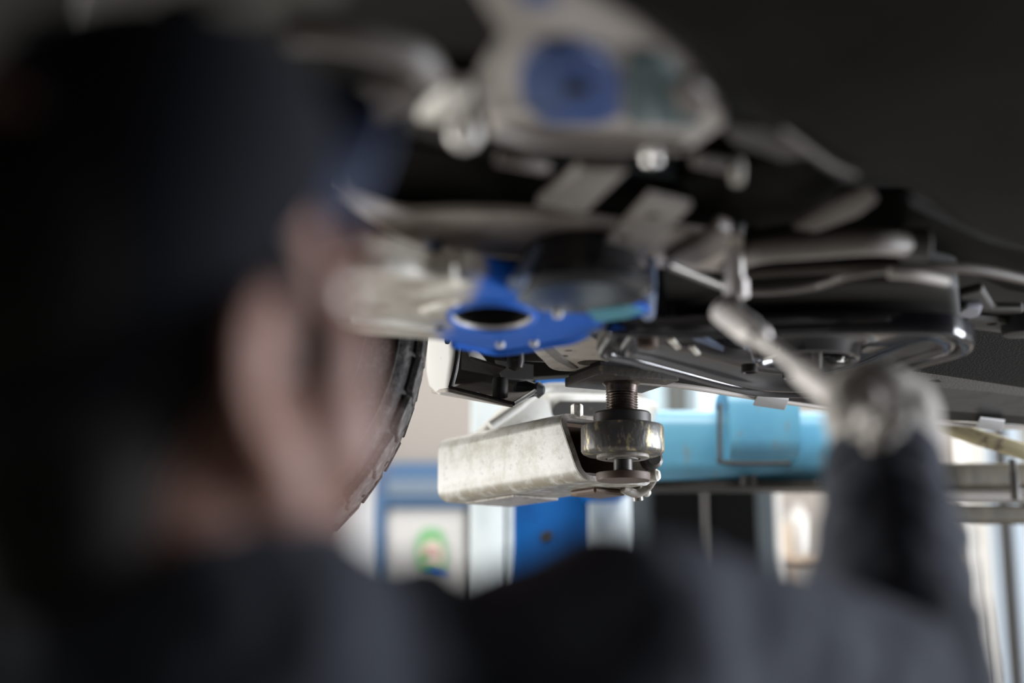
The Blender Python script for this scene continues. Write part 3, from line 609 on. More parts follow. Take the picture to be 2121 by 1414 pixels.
CAR.part('stud', MB().lathe(Q(1693, 757, pz - .01), [(.004, -.004), (.006, -.002), (.006, .02)], n=14), 'grey_pipe', parent=pan)
CAR.part('stay', MB().sheet([[Q(1430, 702, pz + .012), Q(1498, 728, pz + .014)], [Q(1460, 700, pz + .012), Q(1500, 722, pz + .012)]], (0, 0, .003)), 'steel_blue', parent=pan)

# control arm with big hole, blue at its outer end
co = [(620, 600), (655, 560), (720, 545), (770, 545), (860, 566), (900, 582), (960, 578), (1010, 590), (1070, 606), (1180, 618), (1290, 630), (1342, 640), (1335, 652), (1282, 661), (1246, 669), (1217, 687), (1184, 701), (1140, 708), (1095, 717), (1035, 725), (985, 717), (925, 706), (830, 698), (745, 690), (680, 670), (630, 640)]
cz = 1.790
hc, hr, hl = ell_px(1020, 655, 88, cz, 40)
def oval(mb):
    for v in mb.bm.verts: v.co.y = hc.y + (v.co.y - hc.y) * 1.42
    return mb
hl = [hc + Vector(((p - hc).x * .97, (p - hc).y * 1.38, 0)) for p in hl]
adir = (Q(1300, 650, cz) - Q(700, 620, cz)).normalized()
paint = paint_split('blue_over_dusty_steel', (.60, .56, .49), (.008, .13, .62), Q(948, 650, cz), adir, .035)
mb = MB().poly_prism(catmull([Q(x, y, cz) for x, y in co], 3, closed=True), (0, 0, .028), [hl])
carm = CAR.part('control_arm', mb, paint, sharp=40, label='steel control arm, dusty tan running into bright blue')
CAR.part('hole_lip', oval(MB().lathe(hc, [(hr * .94, .004), (hr * .94, -.002), (hr * .97, -.004), (hr * 1.03, -.003), (hr * 1.10, .001)], n=48, close=False)), 'blue_lip', parent=carm)
CAR.part('hole_chamfer', oval(MB().lathe(hc, [(hr * .915, .004), (hr * .93, .0005), (hr * .95, -.0025)], n=48, close=False)), 'cream', parent=carm)
CAR.part('hole_wall', oval(MB().lathe(hc, [(hr * .905, .003), (hr * .93, .03)], n=48, close=False)), 'under_black', parent=carm)  # black puts the shade inside the hole into the wall colour
CAR.part('hole_shade_disc', oval(MB().lathe(hc + Vector((0, 0, .028)), [(hr * .95, 0), (hr * .95, .004)], n=40)), 'under_black', parent=carm)  # added black disc, closes the hole with painted shade
edge = [(940, 711), (985, 719), (1035, 727), (1095, 719), (1140, 710), (1184, 703), (1217, 689), (1246, 671)]
CAR.part('rolled_edge', MB().tube([Q(x, y, cz + .002) for x, y in edge], .0055, smooth=4), paint_split('blue_edge', (.10, .12, .12), (.008, .13, .62), Q(1175, 730, cz), -adir, .02), parent=carm)
CAR.part('arm_bush', MB().tube([Q(712, 548, cz - .004), Q(760, 546, cz - .004), Q(820, 552, cz - .004), Q(866, 565, cz - .004)], .0075, smooth=3), 'cream', parent=carm, label='cream bush')
CAR.part('arm_bush', MB().tube([Q(872, 562, cz - .002), Q(905, 566, cz - .002), Q(942, 564, cz - .002)], .0078, smooth=3), 'cream', parent=carm)
CAR.part('arm_rib', MB().tube([Q(735, 655, cz), Q(790, 660, cz), Q(850, 668, cz), Q(900, 672, cz)], .006, smooth=3), 'cream', parent=carm)
CAR.part('arm_rib', MB().tube([Q(880, 600, cz), Q(930, 590, cz), Q(965, 580, cz)], .006, smooth=3), 'cream', parent=carm)
CAR.part('arm_rib', MB().tube([Q(880, 640, cz), Q(915, 628, cz), Q(945, 622, cz)], .006, smooth=3), 'cream', parent=carm)
for x, y in ((1155, 648), (1036, 711), (1106, 708)): CAR.part('bolt', MB().lathe(Q(x, y, cz - .001), [(.003, -.005), (.0052, -.003), (.0052, .001)], n=6), 'cream', parent=carm)
CAR.part('drain_hole', MB().lathe(Q(905, 680, cz - .0005), [(.009, 0), (.009, .001)], n=18), 'under_black', parent=carm)
CAR.part('teal_patch', MB().poly_prism(pxs([(1215, 645), (1290, 636), (1335, 645), (1300, 660), (1235, 668)], cz - .002), (0, 0, .003)).bevel(.001, 1), mat('turquoise_paint', (.07, .30, .38), .4), parent=carm)

# ball joint boot, strut rod, and a rod for the boot's painted highlight
bjc = Q(1200, 598, 1.80); bd = (bjc - CAM).dot(Fv)
k = bd / FPX
bj = CAR.part('ball_joint_boot', MB().lathe(bjc, [(60 * k, -.012), (130 * k, -.010), (150 * k, -.002), (150 * k, .006), (138 * k, .012), (118 * k, .035), (92 * k, .058), (78 * k, .075), (70 * k, .11)], n=48), 'boot', label='glossy black cone shaped boot')
CAR.part('boot_clip', MB().box(bjc + Vector((-.012, -.052, .062)), (.022, .008, .008)), 'under_grey', parent=bj)
CAR.part('link_rod', MB().tube([Q(1342, 650, 1.80), P(1346, 600, 1.42), P(1349, 530, 1.45)], lambda t: .0075 - .003 * t, smooth=3), 'steel_blue', label='blue grey link rod')
CAR.part('strut_and_highlight_rod', MB().tube([P(893, 575, 1.36), P(900, 520, 1.38), P(905, 470, 1.40)], lambda t: .010 - .003 * t, smooth=3), 'steel_blue')
CAR.part('strut_and_highlight_rod', MB().tube([P(1068, 590, 1.33), P(1098, 545, 1.36), P(1130, 508, 1.38)], lambda t: .008 - .002 * t, smooth=3), 'steel_blue')  # blue rod standing in for the highlight on the boot's left edge
CAR.part('inner_panel', MB().poly_prism([P(700, 470, 1.62), P(1380, 530, 1.62), P(1380, 660, 1.62), P(700, 600, 1.62)], (0, .02, .05)), 'under_black')

# bolt that is being undone
nb = Q(1525, 612, 1.795)
CAR.part('drain_bolt', MB().lathe(nb, [(.006, -.004), (.0125, -.001), (.0125, .016), (.009, .018), (.009, .06)], n=6), 'chrome', label='bright hexagon bolt at the wrench head')

# jack point bracket and dark bush left of it
jb_ = [(1100, 715), (1150, 700), (1215, 680), (1258, 660), (1275, 684), (1285, 725), (1252, 754), (1218, 765), (1188, 769), (1146, 765), (1126, 747)]
jz = 1.832
_, _, g1 = ell_px(1226, 751, 30, jz, 18); _, _, g2 = ell_px(1177, 726, 9, jz, 10); _, _, g3 = ell_px(1169, 737, 9, jz, 10)
jk = CAR.part('jack_bracket', MB().poly_prism(catmull([Q(x, y, jz) for x, y in jb_], 3, closed=True), (0, 0, .03), [g1, g2, g3]), 'jack_tan', label='tan jack point bracket', sharp=40)
CAR.part('bracket_gap_shade', MB().tube([Q(1222, 688, jz), Q(1246, 702, jz), Q(1270, 712, jz)], .004), 'under_black', parent=jk)  # black strip painting a shaded gap in the bracket
CAR.part('bracket_gap_shade', MB().tube([Q(1244, 678, jz), Q(1262, 690, jz), Q(1278, 694, jz)], .004), 'under_black', parent=jk)  # second black strip for a shaded gap
CAR.part('bracket_flange', MB().poly_prism(pxs([(1108, 712), (1125, 704), (1172, 745), (1200, 764), (1182, 764), (1150, 748)], jz - .002), (0, 0, .02)).bevel(.002, 1), 'under_grey', parent=jk)
CAR.part('mount_block', MB().poly_prism([P(992, 700, 2.05), P(1005, 738, 2.05), P(1052, 748, 2.05), P(1140, 752, 2.05), P(1150, 735, 2.05), P(1110, 700, 2.05)], (0, .06, .02)).bevel(.006, 2), 'hub_dark')
CAR.part('mount_nub', MB().lathe(P(1068, 748, 2.04), [(.003, -.014), (.010, -.010), (.013, 0), (.013, .012)], n=18), 'hub_dark')
CAR.part('dark_web', MB().poly_prism([P(1025, 745, 2.14), P(1105, 755, 2.14), P(1105, 786, 2.14), P(1040, 782, 2.14)], (0, .01, 0)), 'clip')
CAR.part('rocker_web', MB().poly_prism([P(1080, 690, 2.2), P(1300, 690, 2.2), P(1300, 772, 2.2), P(1180, 776, 2.2), P(1080, 782, 2.2)], (0, .03, 0)), 'under_black')

# white open channel behind the tyre
def quad(pts, off): return MB().poly_prism(pts, off)
ch = CAR.part('white_channel', MB().poly_prism([P(949, 640, 2.02), P(947, 720, 2.02), P(941, 765, 2.02), P(931, 803, 2.02), P(905, 816, 2.12), P(889, 800, 2.17), P(882, 770, 2.18), P(884, 640, 2.2)], (.006, .004, 0)).bevel(.002, 1), mat('dusty_white_plastic', (.62, .61, .58), .5, wear=(.4, .38, .33), wear_scale=90, wear_lo=.66, wear_hi=.72), label='dusty white open channel')
CAR.part('channel_floor', MB().poly_prism([P(929, 803, 2.02), P(1062, 836, 1.97), P(1120, 800, 2.12), P(1000, 790, 2.25), P(893, 806, 2.17)], (0, 0, -.006)).bevel(.001, 1), 'under_tan', parent=ch)
CAR.part('channel_back', MB().poly_prism([P(884, 640, 2.24), P(1110, 640, 2.26), P(1110, 796, 2.26), P(890, 796, 2.24)], (0, .006, 0)), 'under_black', parent=ch)
CAR.part('channel_lip', MB().tube([P(950, 640, 2.015), P(948, 720, 2.015), P(942, 765, 2.015), P(932, 803, 2.015)], .003, smooth=3), 'hub_dark', parent=ch)
CAR.part('channel_lip', MB().tube([P(932, 803, 2.015), P(1000, 820, 1.99), P(1063, 836, 1.97), P(1118, 803, 2.11)], .003, smooth=1), 'hub_dark', parent=ch)
CAR.part('inner_angle', MB().poly_prism([P(975, 690, 2.08), P(972, 742, 2.08), P(1046, 764, 2.06), P(1025, 778, 2.12), P(955, 765, 2.14), P(958, 690, 2.14)], (.002, .004, .004)), 'under_grey', parent=ch)
CAR.part('channel_pin', MB().lathe(P(1036, 830, 2.04), [(.011, 0), (.0115, .003), (.0115, .03), (.010, .033)], n=24), 'hub_dark', parent=ch)
CAR.part('torn_grommet', MB().lathe(P(1092, 806, 2.10), [(.004, -.02), (.012, -.014), (.014, 0), (.010, .012), (.013, .018), (.006, .026)], axis=(1, -.3, -.1), n=9), 'rubber', parent=ch)
CAR.part('channel_hole', MB().lathe(P(929, 703, 2.035), [(.007, 0), (.007, .003)], axis=(-.9, -.5, 0), n=18), 'teal', parent=ch)

# sill: grained trim, its lower face painted paler as if lit, coated seam, black slots, pale lip with grey clips
def row(pts, z): return catmull([Q(x, y, z) for x, y in pts], 4)
R0r = [(1250, 690), (1500, 690), (1750, 690), (1960, 668), (2121, 680), (2450, 704)]
R1r = [(1250, 735), (1500, 745), (1750, 758), (1900, 770), (2121, 803), (2450, 853)]
R2r = [(1250, 745), (1500, 765), (1750, 788), (1905, 799), (2121, 820), (2450, 868)]
R3r = [(1290, 766), (1500, 796), (1750, 828), (1930, 848), (2121, 862), (2450, 892)]
R4r = [(1310, 786), (1500, 812), (1700, 838), (1940, 868), (2121, 880), (2450, 908)]
A0, A1, A2, A3, A4 = row(R0r, 1.875), row(R1r, 1.842), row(R2r, 1.838), row(R3r, 1.824), row(R4r, 1.816)
sill = CAR.part('sill_trim', MB().sheet([A0, A1], (0, .012, .012)), 'leather', label='black grained sill trim')
c_, r_, hs = ell_px(1935, 789, 15, 1.8405, 18)
CAR.part('sill_underside', MB().sheet([A1, A2], (0, .004, .010)), 'leather_lit', parent=sill, label='grained lower face of the sill, painted paler as if lit')
CAR.part('sill_hole', MB().lathe(c_ - Vector((0, 0, .001)), [(r_, 0), (r_, .002)], n=20), 'under_black', parent=sill)
CAR.part('sill_seam', MB().sheet([A2, A3], (0, .012, .010)), 'sill_dark', parent=sill)
CAR.part('sill_slot_strip', MB().sheet([A3, A4], (0, .012, .008)), 'under_black', parent=sill)
lipr = [(1320, 790), (1420, 800), (1560, 822), (1700, 842), (1850, 862), (1960, 876), (2121, 886), (2450, 914)]
CAR.part('sill_lip', MB().tube([Q(x, y, 1.8155) for x, y in lipr], .0042, smooth=3), 'lip', parent=sill)
for a in ((1568, 815), (2030, 862)):
    x, y = a; wpx = 66 if x < 1800 else 52
    CAR.part('sill_clip', MB().poly_prism([Q(x, y, 1.816), Q(x + wpx, y + wpx * .12, 1.816), Q(x + wpx - 8, y + 21 + wpx * .12, 1.812), Q(x - 8, y + 19, 1.812)], (0, .002, -.004)).bevel(.001, 1), 'clip', parent=sill)

# wheel
wc = P(276, 619, 1.80); RT = .378
nrm = Vector((sin(radians(6)), -cos(radians(6)), 0)).normalized()   # wheel axis, towards the car's middle
mid_nrm = Vector((0, 0, 0))
hw = .11
wq = Vector((0, 0, 1)).rotation_difference(nrm)
wo = wc - nrm * .02     # inner sidewall plane sits close to wc
wheel = CAR.part('wheel', MB().lathe(wo, [(.10, -.14), (.235, -.13), (.245, -.02), (.225, -.005), (.215, -.03), (.10, -.06), (.05, -.05)], axis=nrm, n=64), 'rim', label='alloy rim')
RS = RT - .012
tyre_prof = [(.235, -.02), (.255, .006), (.29, .016), (.325, .012), (.348, .002), (.3535, -.001), (.3545, -.004), (.362, -.010), (RS, -.022), (RS + .002, -.10), (RS + .002, -.14), (RS, -.2), (.35, -.222), (.29, -.23), (.235, -.2)]
tyre = CAR.part('tyre', MB().lathe(wo, tyre_prof, axis=nrm, n=96, close=False), 'tyre', parent=wheel, sharp=60, label='dusty black tyre')
for rr, hh, th_ in ((.3385, .0065, .0025), (.2960, .0160, .002)):
    mb = MB(); mb.lathe(wo, [(rr - th_, hh), (rr - th_ * .5, hh + .004), (rr + th_ * .5, hh + .004), (rr + th_, hh)], axis=nrm, n=96, close=False)
    CAR.part('tyre_ridge', mb, 'tyre', parent=wheel)
# tread blocks: shared meshes, two shoulder rows and two middle rows
def tread_mesh(w, l, h, sk):
    bm = bmesh.new(); bmesh.ops.create_cube(bm, size=1, matrix=Matrix.Diagonal((l, w, h, 1)))
    for v in bm.verts:
        v.co.x += sk * v.co.y
        if v.co.z > 0 and v.co.y > 0: v.co.z -= .006
    bmesh.ops.bevel(bm, geom=list(bm.edges), offset=.0015, segments=1, affect='EDGES')
    me = bpy.data.meshes.new('tread_block'); bm.to_mesh(me); bm.free(); me.materials.append(M['tread']); return me
NB = 44
for w_, off_, sk, ph in ((.046, -.030, .25, 0), (.04, -.085, -.2, .5), (.04, -.135, .2, 0), (.046, -.190, -.25, .5)):
    me = tread_mesh(w_, 2 * pi * RT / NB * .86, .016, sk if off_ > -.1 else sk)
    if off_ < -.1:
        me2 = me
    for i in range(NB):
        a = 2 * pi * (i + ph) / NB + random.uniform(-.006, .006)
        o = bpy.data.objects.new('tread_block', me); COL.objects.link(o)
        # local frame: z radial, y along axis, x tangential
        rad = wq @ Vector((cos(a), sin(a), 0)); yy = nrm if off_ > -.1 else -nrm; xx = yy.cross(rad)
        m3 = Matrix((xx, yy, rad)).transposed()
        o.matrix_local = Matrix.Translation(wo + nrm * off_ + rad * (RT - .008) - CAR.loc) @ m3.to_4x4()
        o.parent = wheel
for i in range(5):
    a = 2 * pi * i / 5; rad = wq @ Vector((cos(a), sin(a), 0))
    CAR.part('spoke', beam([wo - nrm * .1 + rad * .06, wo - nrm * .12 + rad * .15, wo - nrm * .13 + rad * .238], .03, .05, r=.008), 'rim', parent=wheel)
CAR.part('brake_disc', MB().lathe(wo - nrm * .03, [(.05, 0), (.15, 0), (.15, -.02), (.05, -.02)], axis=nrm, n=48), 'hub_dark', parent=wheel)
CAR.part('drive_shaft', MB().tube([wo + nrm * .02, wo + nrm * .35 + Vector((.1, 0, .02))], .02, smooth=1), 'under_black')

# ------------------------------------------------------------------ the person
def blob_mesh(name, prims, voxel, smooth_it, material, loc, displace=None):
    bm = bmesh.new()
    def ell(c, r, rot=None):
        mt = Matrix.Translation(Vector(c)) @ (rot.to_4x4() if rot else Matrix.Identity(4)) @ Matrix.Diagonal((*r, 1))
        bmesh.ops.create_icosphere(bm, subdivisions=4, radius=1, matrix=mt)
    def cap(p, q, r0, r1):
        p, q = Vector(p), Vector(q); d = q - p; n = 20
        rot = Vector((0, 0, 1)).rotation_difference(d.normalized()); L_ = d.length; rings = []
        prof = [(r0 * sin(t), -r0 * cos(t)) for t in [pi / 2 * i / 5 for i in range(1, 6)]] + [(r0 + (r1 - r0) * i / 4, L_ * i / 4) for i in range(1, 4)] + [(r1 * cos(t), L_ + r1 * sin(t)) for t in [pi / 2 * i / 5 for i in range(0, 5)]]
        for r, h in prof: rings.append([bm.verts.new(p + rot @ Vector((r * cos(2 * pi * k / n), r * sin(2 * pi * k / n), h))) for k in range(n)])
        a = bm.verts.new(p + rot @ Vector((0, 0, -r0))); b = bm.verts.new(p + rot @ Vector((0, 0, L_ + r1)))
        for s, t in zip(rings, rings[1:]):
            for k in range(n): bm.faces.new((s[k], s[(k + 1) % n], t[(k + 1) % n], t[k]))
        for k in range(n):
            bm.faces.new((a, rings[0][(k + 1) % n], rings[0][k])); bm.faces.new((b, rings[-1][k], rings[-1][(k + 1) % n]))
    for p in prims:
        if p[0] == 'e': ell(*p[1:])
        elif p[0] == 'c': cap(*p[1:])
        elif p[0] == 'chain':
            pts, rs = p[1], p[2]
            for i in range(len(pts) - 1): cap(pts[i], pts[i + 1], rs[i], rs[i + 1])
    bmesh.ops.recalc_face_normals(bm, faces=bm.faces)
    bmesh.ops.translate(bm, vec=-Vector(loc), verts=bm.verts)
    me = bpy.data.meshes.new(name + '_raw'); bm.to_mesh(me); bm.free()
    o = bpy.data.objects.new(name, me); COL.objects.link(o)
    rm = o.modifiers.new('r', 'REMESH'); rm.mode = 'VOXEL'; rm.voxel_size = voxel; rm.use_smooth_shade = True
    if smooth_it:
        sm = o.modifiers.new('s', 'SMOOTH'); sm.factor = .5; sm.iterations = smooth_it
    if displace:
        t = bpy.data.textures.new(name + '_folds', 'CLOUDS'); t.noise_scale = displace[1]; t.noise_depth = 2
        dm = o.modifiers.new('d', 'DISPLACE'); dm.texture = t; dm.strength = displace[0]; dm.mid_level = .5; dm.texture_coords = 'GLOBAL'
    dg = bpy.context.evaluated_depsgraph_get(); me2 = bpy.data.meshes.new_from_object(o.evaluated_get(dg))
    o.modifiers.clear(); o.data = me2; me2.name = name; bpy.data.meshes.remove(me)
    me2.materials.clear(); me2.materials.append(M[material] if isinstance(material, str) else material)
    for p in me2.polygons: p.use_smooth = True
    return o

Hc = P(318, 712, .605)
THETA = radians(42); HP = radians(22); HR = radians(16)
Rh = Matrix.Rotation(-THETA, 3, 'Z') @ Matrix.Rotation(HP, 3, 'X') @ Matrix.Rotation(HR, 3, 'Y')
def H(x, y, z): return Hc + Rh @ Vector((x, y, z))
feet = Vector((-.12, .50, 0))
PER = Thing('person', 'person in navy cap and dark work shirt, gloved right hand raised under the car', 'person', feet)
NB_ = P(450, 1200, .64)                                   # base of the neck
SR = P(1290, 1325, .70); SL = NB_ + Vector((-.20, .045, -.075))
EL = P(1862, 1455, .88); WR = P(1832, 985, 1.09)
ELl = SL + Vector((-.08, .05, -.29)); WRl = ELl + Vector((.06, .19, -.14))
chest = Vector((NB_.x + .0, NB_.y - .02, 1.24)); belly = Vector((NB_.x - .005, NB_.y - .05, 1.05)); hips = Vector((NB_.x - .01, NB_.y - .06, .90))
hipR = hips + Vector((.085, -.015, -.02)); hipL = hips + Vector((-.085, .02, -.02))
kneeR = Vector((hipR.x + .03, hipR.y + .03, .49)); kneeL = Vector((hipL.x - .02, hipL.y + .04, .49))
ankR = Vector((hipR.x + .04, hipR.y - .02, .09)); ankL = Vector((hipL.x - .05, hipL.y + .0, .09))
# glove / hand pose: fist round the wrench handle
w0, w1 = P(1497, 642, 1.37), P(1702, 796, 1.16)
wa = (w1 - w0).normalized(); ph_ = w1 + wa * .085
wend = ph_ + wa * .035
u = (P(1850, 905, 1.11) - ph_); u = (u - wa * u.dot(wa)).normalized(); v_ = wa.cross(u).normalized()
if v_.dot(Fv) < 0: v_ = -v_
def hnd(s, ang, r): return ph_ + Vector((.016, 0, -.004)) + wa * s + (u * cos(radians(ang)) + v_ * sin(radians(ang))) * r
hand = [('chain', [WR, P(1834, 930, 1.105), P(1828, 880, 1.13)], [.036, .040, .036]),
        ('e', P(1830, 862, 1.135), (.046, .036, .038)), ('e', P(1836, 905, 1.115), (.045, .036, .036)), ('c', hnd(-.034, 30, .044), hnd(.034, 30, .042), .016, .015),
        ('e', P(1800, 838, 1.150), (.038, .030, .026)), ('e', P(1806, 815, 1.118), (.034, .024, .026)), ('e', P(1770, 850, 1.105), (.026, .022, .030)), ('c', P(1775, 812, 1.165), P(1895, 822, 1.14), .017, .016)]
for i, (s, ln) in enumerate(((-.036, .95), (-.0125, 1.0), (.011, .97), (.033, .85))):
    hand.append(('chain', [hnd(s, 38, .050), hnd(s - .002, 85, .040 * ln), hnd(s - .003, 140, .027), hnd(s - .002, 205, .019)], [.0105, .0100, .0092, .0082]))
hand.append(('chain', [hnd(-.008, 0, .045), hnd(-.030, -45, .036), hnd(-.046, -105, .024), hnd(-.052, -150, .018)], [.015, .0125, .0105, .009]))
# left hand, relaxed
lh = []
lp = WRl; ld = (WRl - ELl).normalized(); lpx = ld.cross(Vector((0, 0, 1))).normalized(); lz_ = lpx.cross(ld)
lh.append(('c', lp, lp + ld * .055, .026, .030)); lh.append(('c', lp + ld * .05 + lpx * .025, lp + ld * .05 - lpx * .025, .014, .014))
for i, ln in enumerate((.075, .083, .078, .060)):
    b0_ = lp + ld * .075 + lpx * (.033 - .022 * i)
    lh.append(('chain', [b0_, b0_ + ld * ln * .5 - lz_ * .008, b0_ + ld * ln * .8 - lz_ * .03, b0_ + ld * ln * .8 - lz_ * .05], [.0105, .0098, .009, .008]))
lh.append(('chain', [lp + ld * .02 + lpx * .028, lp + ld * .05 + lpx * .055 - lz_ * .01, lp + ld * .085 + lpx * .06 - lz_ * .02], [.014, .012, .010]))
neck = [('c', H(0, -.015, -.06), NB_ + Vector((.0, -.01, -.04)), .058, .062)]
headp = [('e', H(0, -.016, .045), (.074, .094, .084), Rh), ('e', H(0, .035, -.025), (.060, .060, .082), Rh), ('e', H(.036, .055, -.012), (.030, .026, .030), Rh), ('e', H(-.036, .055, -.012), (.030, .026, .030), Rh),
         ('chain', [H(.060, -.002, -.025), H(.052, .012, -.068), H(.022, .060, -.098)], [.017, .018, .022]), ('chain', [H(-.060, -.002, -.025), H(-.052, .012, -.068), H(-.022, .060, -.098)], [.017, .018, .022]),
         ('e', H(0, .070, -.096), (.022, .018, .018), Rh), ('c', H(0, .06, -.095), H(0, .03, -.075), .03, .045),
         ('chain', [H(0, .086, .022), H(0, .104, -.018), H(0, .110, -.034)], [.008, .010, .013]), ('e', H(.012, .097, -.036), (.009, .010, .008), Rh), ('e', H(-.012, .097, -.036), (.009, .010, .008), Rh),
         ('c', H(-.042, .076, .030), H(.042, .076, .030), .013, .013), ('c', H(-.018, .088, -.058), H(.018, .088, -.058), .007, .007), ('c', H(-.015, .087, -.068), H(.015, .087, -.068), .008, .008),
         ('e', H(.046, .045, -.045), (.026, .034, .034), Rh), ('e', H(-.046, .045, -.045), (.026, .034, .034), Rh)]
for sgn in (1, -1):
    hx = [(.072, .006, .008), (.082, .000, .028), (.090, -.016, .036), (.096, -.030, .026), (.096, -.032, .004), (.088, -.020, -.018), (.077, -.006, -.030), (.072, .002, -.026)]
    headp.append(('chain', [H(sgn * a, b, c) for a, b, c in hx], [.005, .0048, .0048, .0048, .0046, .005, .0065, .005]))
    headp.append(('e', H(sgn * .081, -.016, .006), (.005, .018, .026), Rh @ Matrix.Rotation(sgn * radians(28), 3, 'Z')))
    headp.append(('chain', [H(sgn * .080, -.008, .024), H(sgn * .088, -.022, .016), H(sgn * .086, -.020, -.006)], [.0035, .0035, .0035]))
    headp.append(('e', H(sgn * .074, .004, .0), (.005, .005, .008), Rh))
torso = [('c', NB_ + Vector((0, -.01, -.05)), chest, .05, .11), ('e', chest, (.155, .095, .15)), ('e', belly, (.145, .10, .16)), ('e', hips, (.15, .105, .11)),
         ('chain', [NB_ + Vector((.03, 0, -.055)), P(930, 1395, .66), SR, EL, WR], [.045, .024, .044, .040, .028]), ('chain', [NB_ + Vector((-.03, 0, -.05)), SL, ELl, WRl], [.05, .05, .038, .027]),
         ('chain', [hipR, kneeR, ankR], [.08, .055, .038]), ('chain', [hipL, kneeL, ankL], [.08, .055, .038])]
for a in (ankR, ankL): torso.append(('c', a + Vector((0, -.02, -.04)), a + Vector((.04, .13, -.055)), .035, .03))
PER.adopt(blob_mesh('body', headp + neck + torso + lh, .0042, 5, 'skin', feet))
# hair: back and sides of the skull with sideburns
hair = [('e', H(-.004, -.060, -.042), (.060, .045, .062), Rh), ('e', H(0, -.026, .040), (.0785, .0935, .082), Rh), ('e', H(0, -.050, -.006), (.062, .055, .055), Rh)]
for sgn in (1, -1): hair.append(('chain', [H(sgn * .071, .012, .040), H(sgn * .0715, .018, .015), H(sgn * .068, .022, -.012)], [.012, .0115, .008]))
PER.adopt(blob_mesh('hair', hair, .005, 3, 'hair', feet))
for sgn in (1, -1): PER.part('eye', MB().lathe(H(sgn * .031, .074, .010), [(.001, .0125), (.006, .011), (.0105, .006), (.012, 0), (.0105, -.006), (.001, -.012)], axis=Rh @ Vector((0, 1, 0)), n=16), 'eye')
# cap crown: upper dome above a tilted band line, open below
CT = radians(17); Rc = Rh @ Matrix.Rotation(CT, 3, 'X')
def HC(x, y, z): return Hc + Rh @ Vector((0, -.012, .05)) + Rc @ (Vector((x, y, z)) - Vector((0, -.012, .05)))
def dome(rx, ry, rz, c, n=40, m=12):
    rings = []
    for j in range(m + 1):
        ph2 = (pi / 2) * j / m
        rings.append([HC(c[0] + rx * cos(ph2) * cos(2 * pi * i / n), c[1] + ry * cos(ph2) * sin(2 * pi * i / n), c[2] + rz * sin(ph2) ** .9 - (.022 * (1 - sin(2 * pi * i / n)) * (1 - j / m))) for i in range(n)])
    return rings
ro = dome(.086, .106, .078, (0, -.012, .062)); ri = dome(.083, .103, .075, (0, -.012, .062))
mb = MB(); bm = mb.bm
vo = [[bm.verts.new(p) for p in r] for r in ro[:-1]]; vi = [[bm.verts.new(p) for p in r] for r in ri[:-1]]; n = 40
for V in (vo, vi):
    for a, b in zip(V, V[1:]):
        for k2 in range(n): bm.faces.new((a[k2], a[(k2 + 1) % n], b[(k2 + 1) % n], b[k2]))
    bm.faces.new(V[-1])
for k2 in range(n): bm.faces.new((vo[0][k2], vo[0][(k2 + 1) % n], vi[0][(k2 + 1) % n], vi[0][k2]))
capo = PER.part('cap', mb, 'cap', label='navy cloth cap', sharp=60)
rows = []
for j in range(7):
    t = j / 6
    row_ = []
    for i in range(21):
        s = -1 + 2 * i / 20; ang = s * radians(63)
        bx_, by_ = .084 * sin(ang), -.012 + .104 * cos(ang)
        reach = .042 * (1 - abs(s) ** 2.6) * t
        row_.append(HC(bx_ * (1 + .05 * t), by_ + reach, .062 - .016 * (abs(s) ** 2) - .004 * t - .010 * t * s * s))
    rows.append(row_)
PER.part('cap_brim', MB().sheet(rows, Rc @ Vector((0, 0, .003))), 'cap_lit', parent=capo, label='underside of the navy cap brim, painted blue as if lit')
PER.part('cap_button', MB().lathe(HC(0, -.012, .139), [(.007, 0), (.006, .004), (.002, .006)], axis=Rc @ Vector((0, 0, 1)), n=16), 'cap', parent=capo)
PER.part('cap_strap', MB().tube([HC(.0855 * sin(a), -.014 - .1055 * cos(a), .046 - .018) for a in [radians(-60 + 10 * i) for i in range(13)]], .006, smooth=2), 'cap', parent=capo)
# shirt
shirt = [('c', P(260, 1090, .65), P(345, 1115, .605), .032, .030), ('c', NB_ + Vector((.008, -.008, -.035)), NB_ + Vector((0, -.01, -.06)), .068, .085), ('c', NB_ + Vector((0, -.01, -.05)), chest, .095, .14),
         ('chain', [NB_ + Vector((.03, -.005, -.045)), P(930, 1385, .66), SR, EL], [.060, .036, .056, .060]),
         ('chain', [EL, EL.lerp(WR, .35), EL.lerp(WR, .7), WR], [.062, .056, .052, .044]), ('e', P(868, 1225, .655), (.020, .02, .017)), ('e', P(1070, 1260, .66), (.024, .02, .016)),
         ('chain', [NB_ + Vector((-.03, -.005, -.045)), SL, ELl, WRl - (WRl - ELl).normalized() * .02], [.062, .062, .052, .040]),
         ('e', chest, (.172, .115, .16)), ('e', belly, (.165, .12, .17)), ('e', hips + Vector((0, 0, .02)), (.168, .125, .11)), ('c', SR + Vector((0, 0, -.03)), chest + Vector((.07, 0, .0)), .06, .10), ('c', SL + Vector((0, 0, -.03)), chest + Vector((-.07, 0, .0)), .06, .10)]
for t, rr in ((.08, .066), (.22, .064), (.36, .060), (.50, .0575), (.66, .0565), (.80, .0525)):
    c = EL.lerp(WR, t); sx_ = random.uniform(-.006, .006)
    shirt.append(('e', c + Vector((sx_, 0, 0)), (rr, rr, .014), Matrix.Rotation(random.uniform(-.35, .35), 3, 'Y')))
PER.adopt(blob_mesh('shirt', shirt, .006, 4, 'shirt', feet, displace=(.012, .045)))
PER.part('cuff', MB().tube([WR - (WR - EL).normalized() * .022, WR + (WR - EL).normalized() * .012], lambda t: .0475 - .001 * t, n=24, smooth=1), 'shirt')
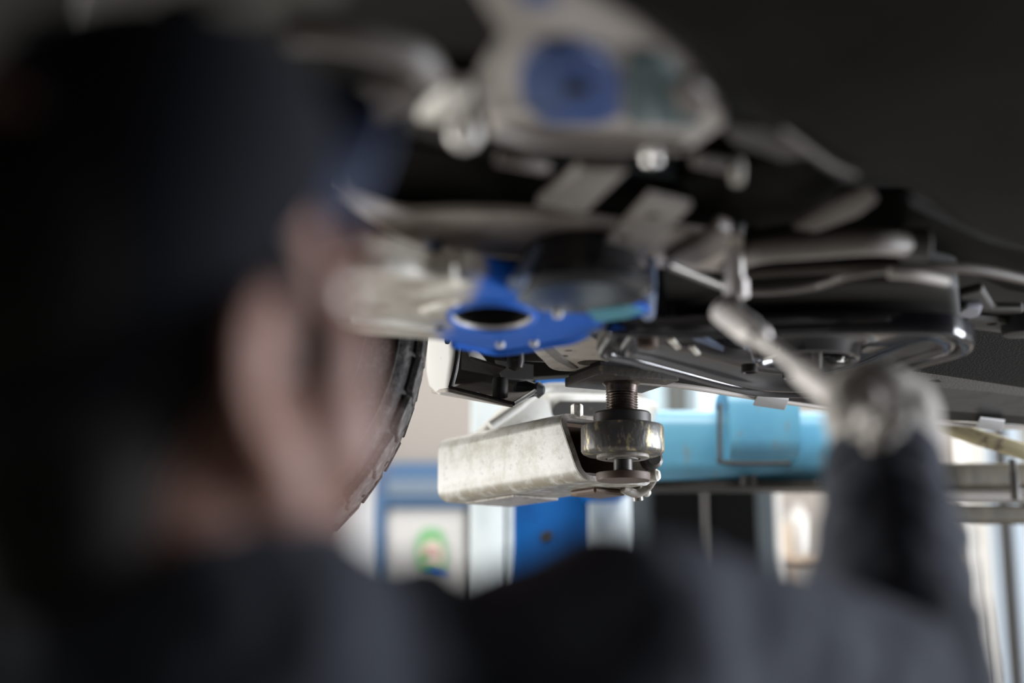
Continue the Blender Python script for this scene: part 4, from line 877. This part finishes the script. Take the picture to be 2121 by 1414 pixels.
PER.adopt(blob_mesh('trousers', [('e', hips + Vector((0, 0, -.02)), (.163, .12, .10)), ('chain', [hipR, kneeR, ankR], [.095, .072, .060]), ('chain', [hipL, kneeL, ankL], [.095, .072, .060])], .012, 3, 'trousers', feet))
for a in (ankR, ankL):
    PER.adopt(blob_mesh('shoe', [('c', a + Vector((0, -.03, -.045)), a + Vector((.05, .16, -.052)), .043, .036), ('c', a + Vector((0, -.01, -.02)), a + Vector((0, 0, .04)), .045, .043)], .008, 2, 'shoe', feet))
PER.adopt(blob_mesh('glove', hand, .0035, 7, 'glove', feet, displace=(.0015, .02)), label='grey knit glove')

# ------------------------------------------------------------------ the wrench in the gloved hand
WT = Thing('ratchet_wrench', 'chrome ratchet wrench held in the gloved hand against the bolt', 'wrench', w1)
h1_ = w0.lerp(w1, .38)
up_ = (Vector((0, 0, 1)) - wa * wa.z).normalized(); sd_ = wa.cross(up_)
def wr_box(a, b, wd, tk):
    mb = MB(); mb.poly_prism([a - sd_ * wd / 2 - up_ * tk / 2, a + sd_ * wd / 2 - up_ * tk / 2, b + sd_ * wd / 2 - up_ * tk / 2, b - sd_ * wd / 2 - up_ * tk / 2], up_ * tk); return mb
WT.part('head', MB().tube([w0, w0.lerp(h1_, .3), w0.lerp(h1_, .75), h1_], lambda t: .0135 if t < .7 else .0135 - .006 * (t - .7) / .3, n=18, smooth=3, sx=.8), 'chrome')
WT.part('socket', MB().lathe(w0 + wa * .016 + Vector((0, 0, .004)), [(.012, 0), (.012, .02), (.0105, .026)], axis=(nb + Vector((0, 0, -.004)) - (w0 + wa * .016)).normalized(), n=20), 'hub_dark')
WT.part('collar', MB().lathe(h1_ - wa * .006, [(.008, 0), (.0115, .003), (.0115, .012), (.008, .015)], axis=wa, n=20), 'chrome')
WT.part('shaft', MB().tube([h1_, w1 - wa * .04], .0062, n=14, smooth=1), 'chrome')
WT.part('handle', MB().tube([w1 - wa * .045, w1 - wa * .036, w1 - wa * .015, w1 + wa * .02, wend], lambda t: .0075 + .0045 * min(1, t * 4), n=16, smooth=2), 'chrome')
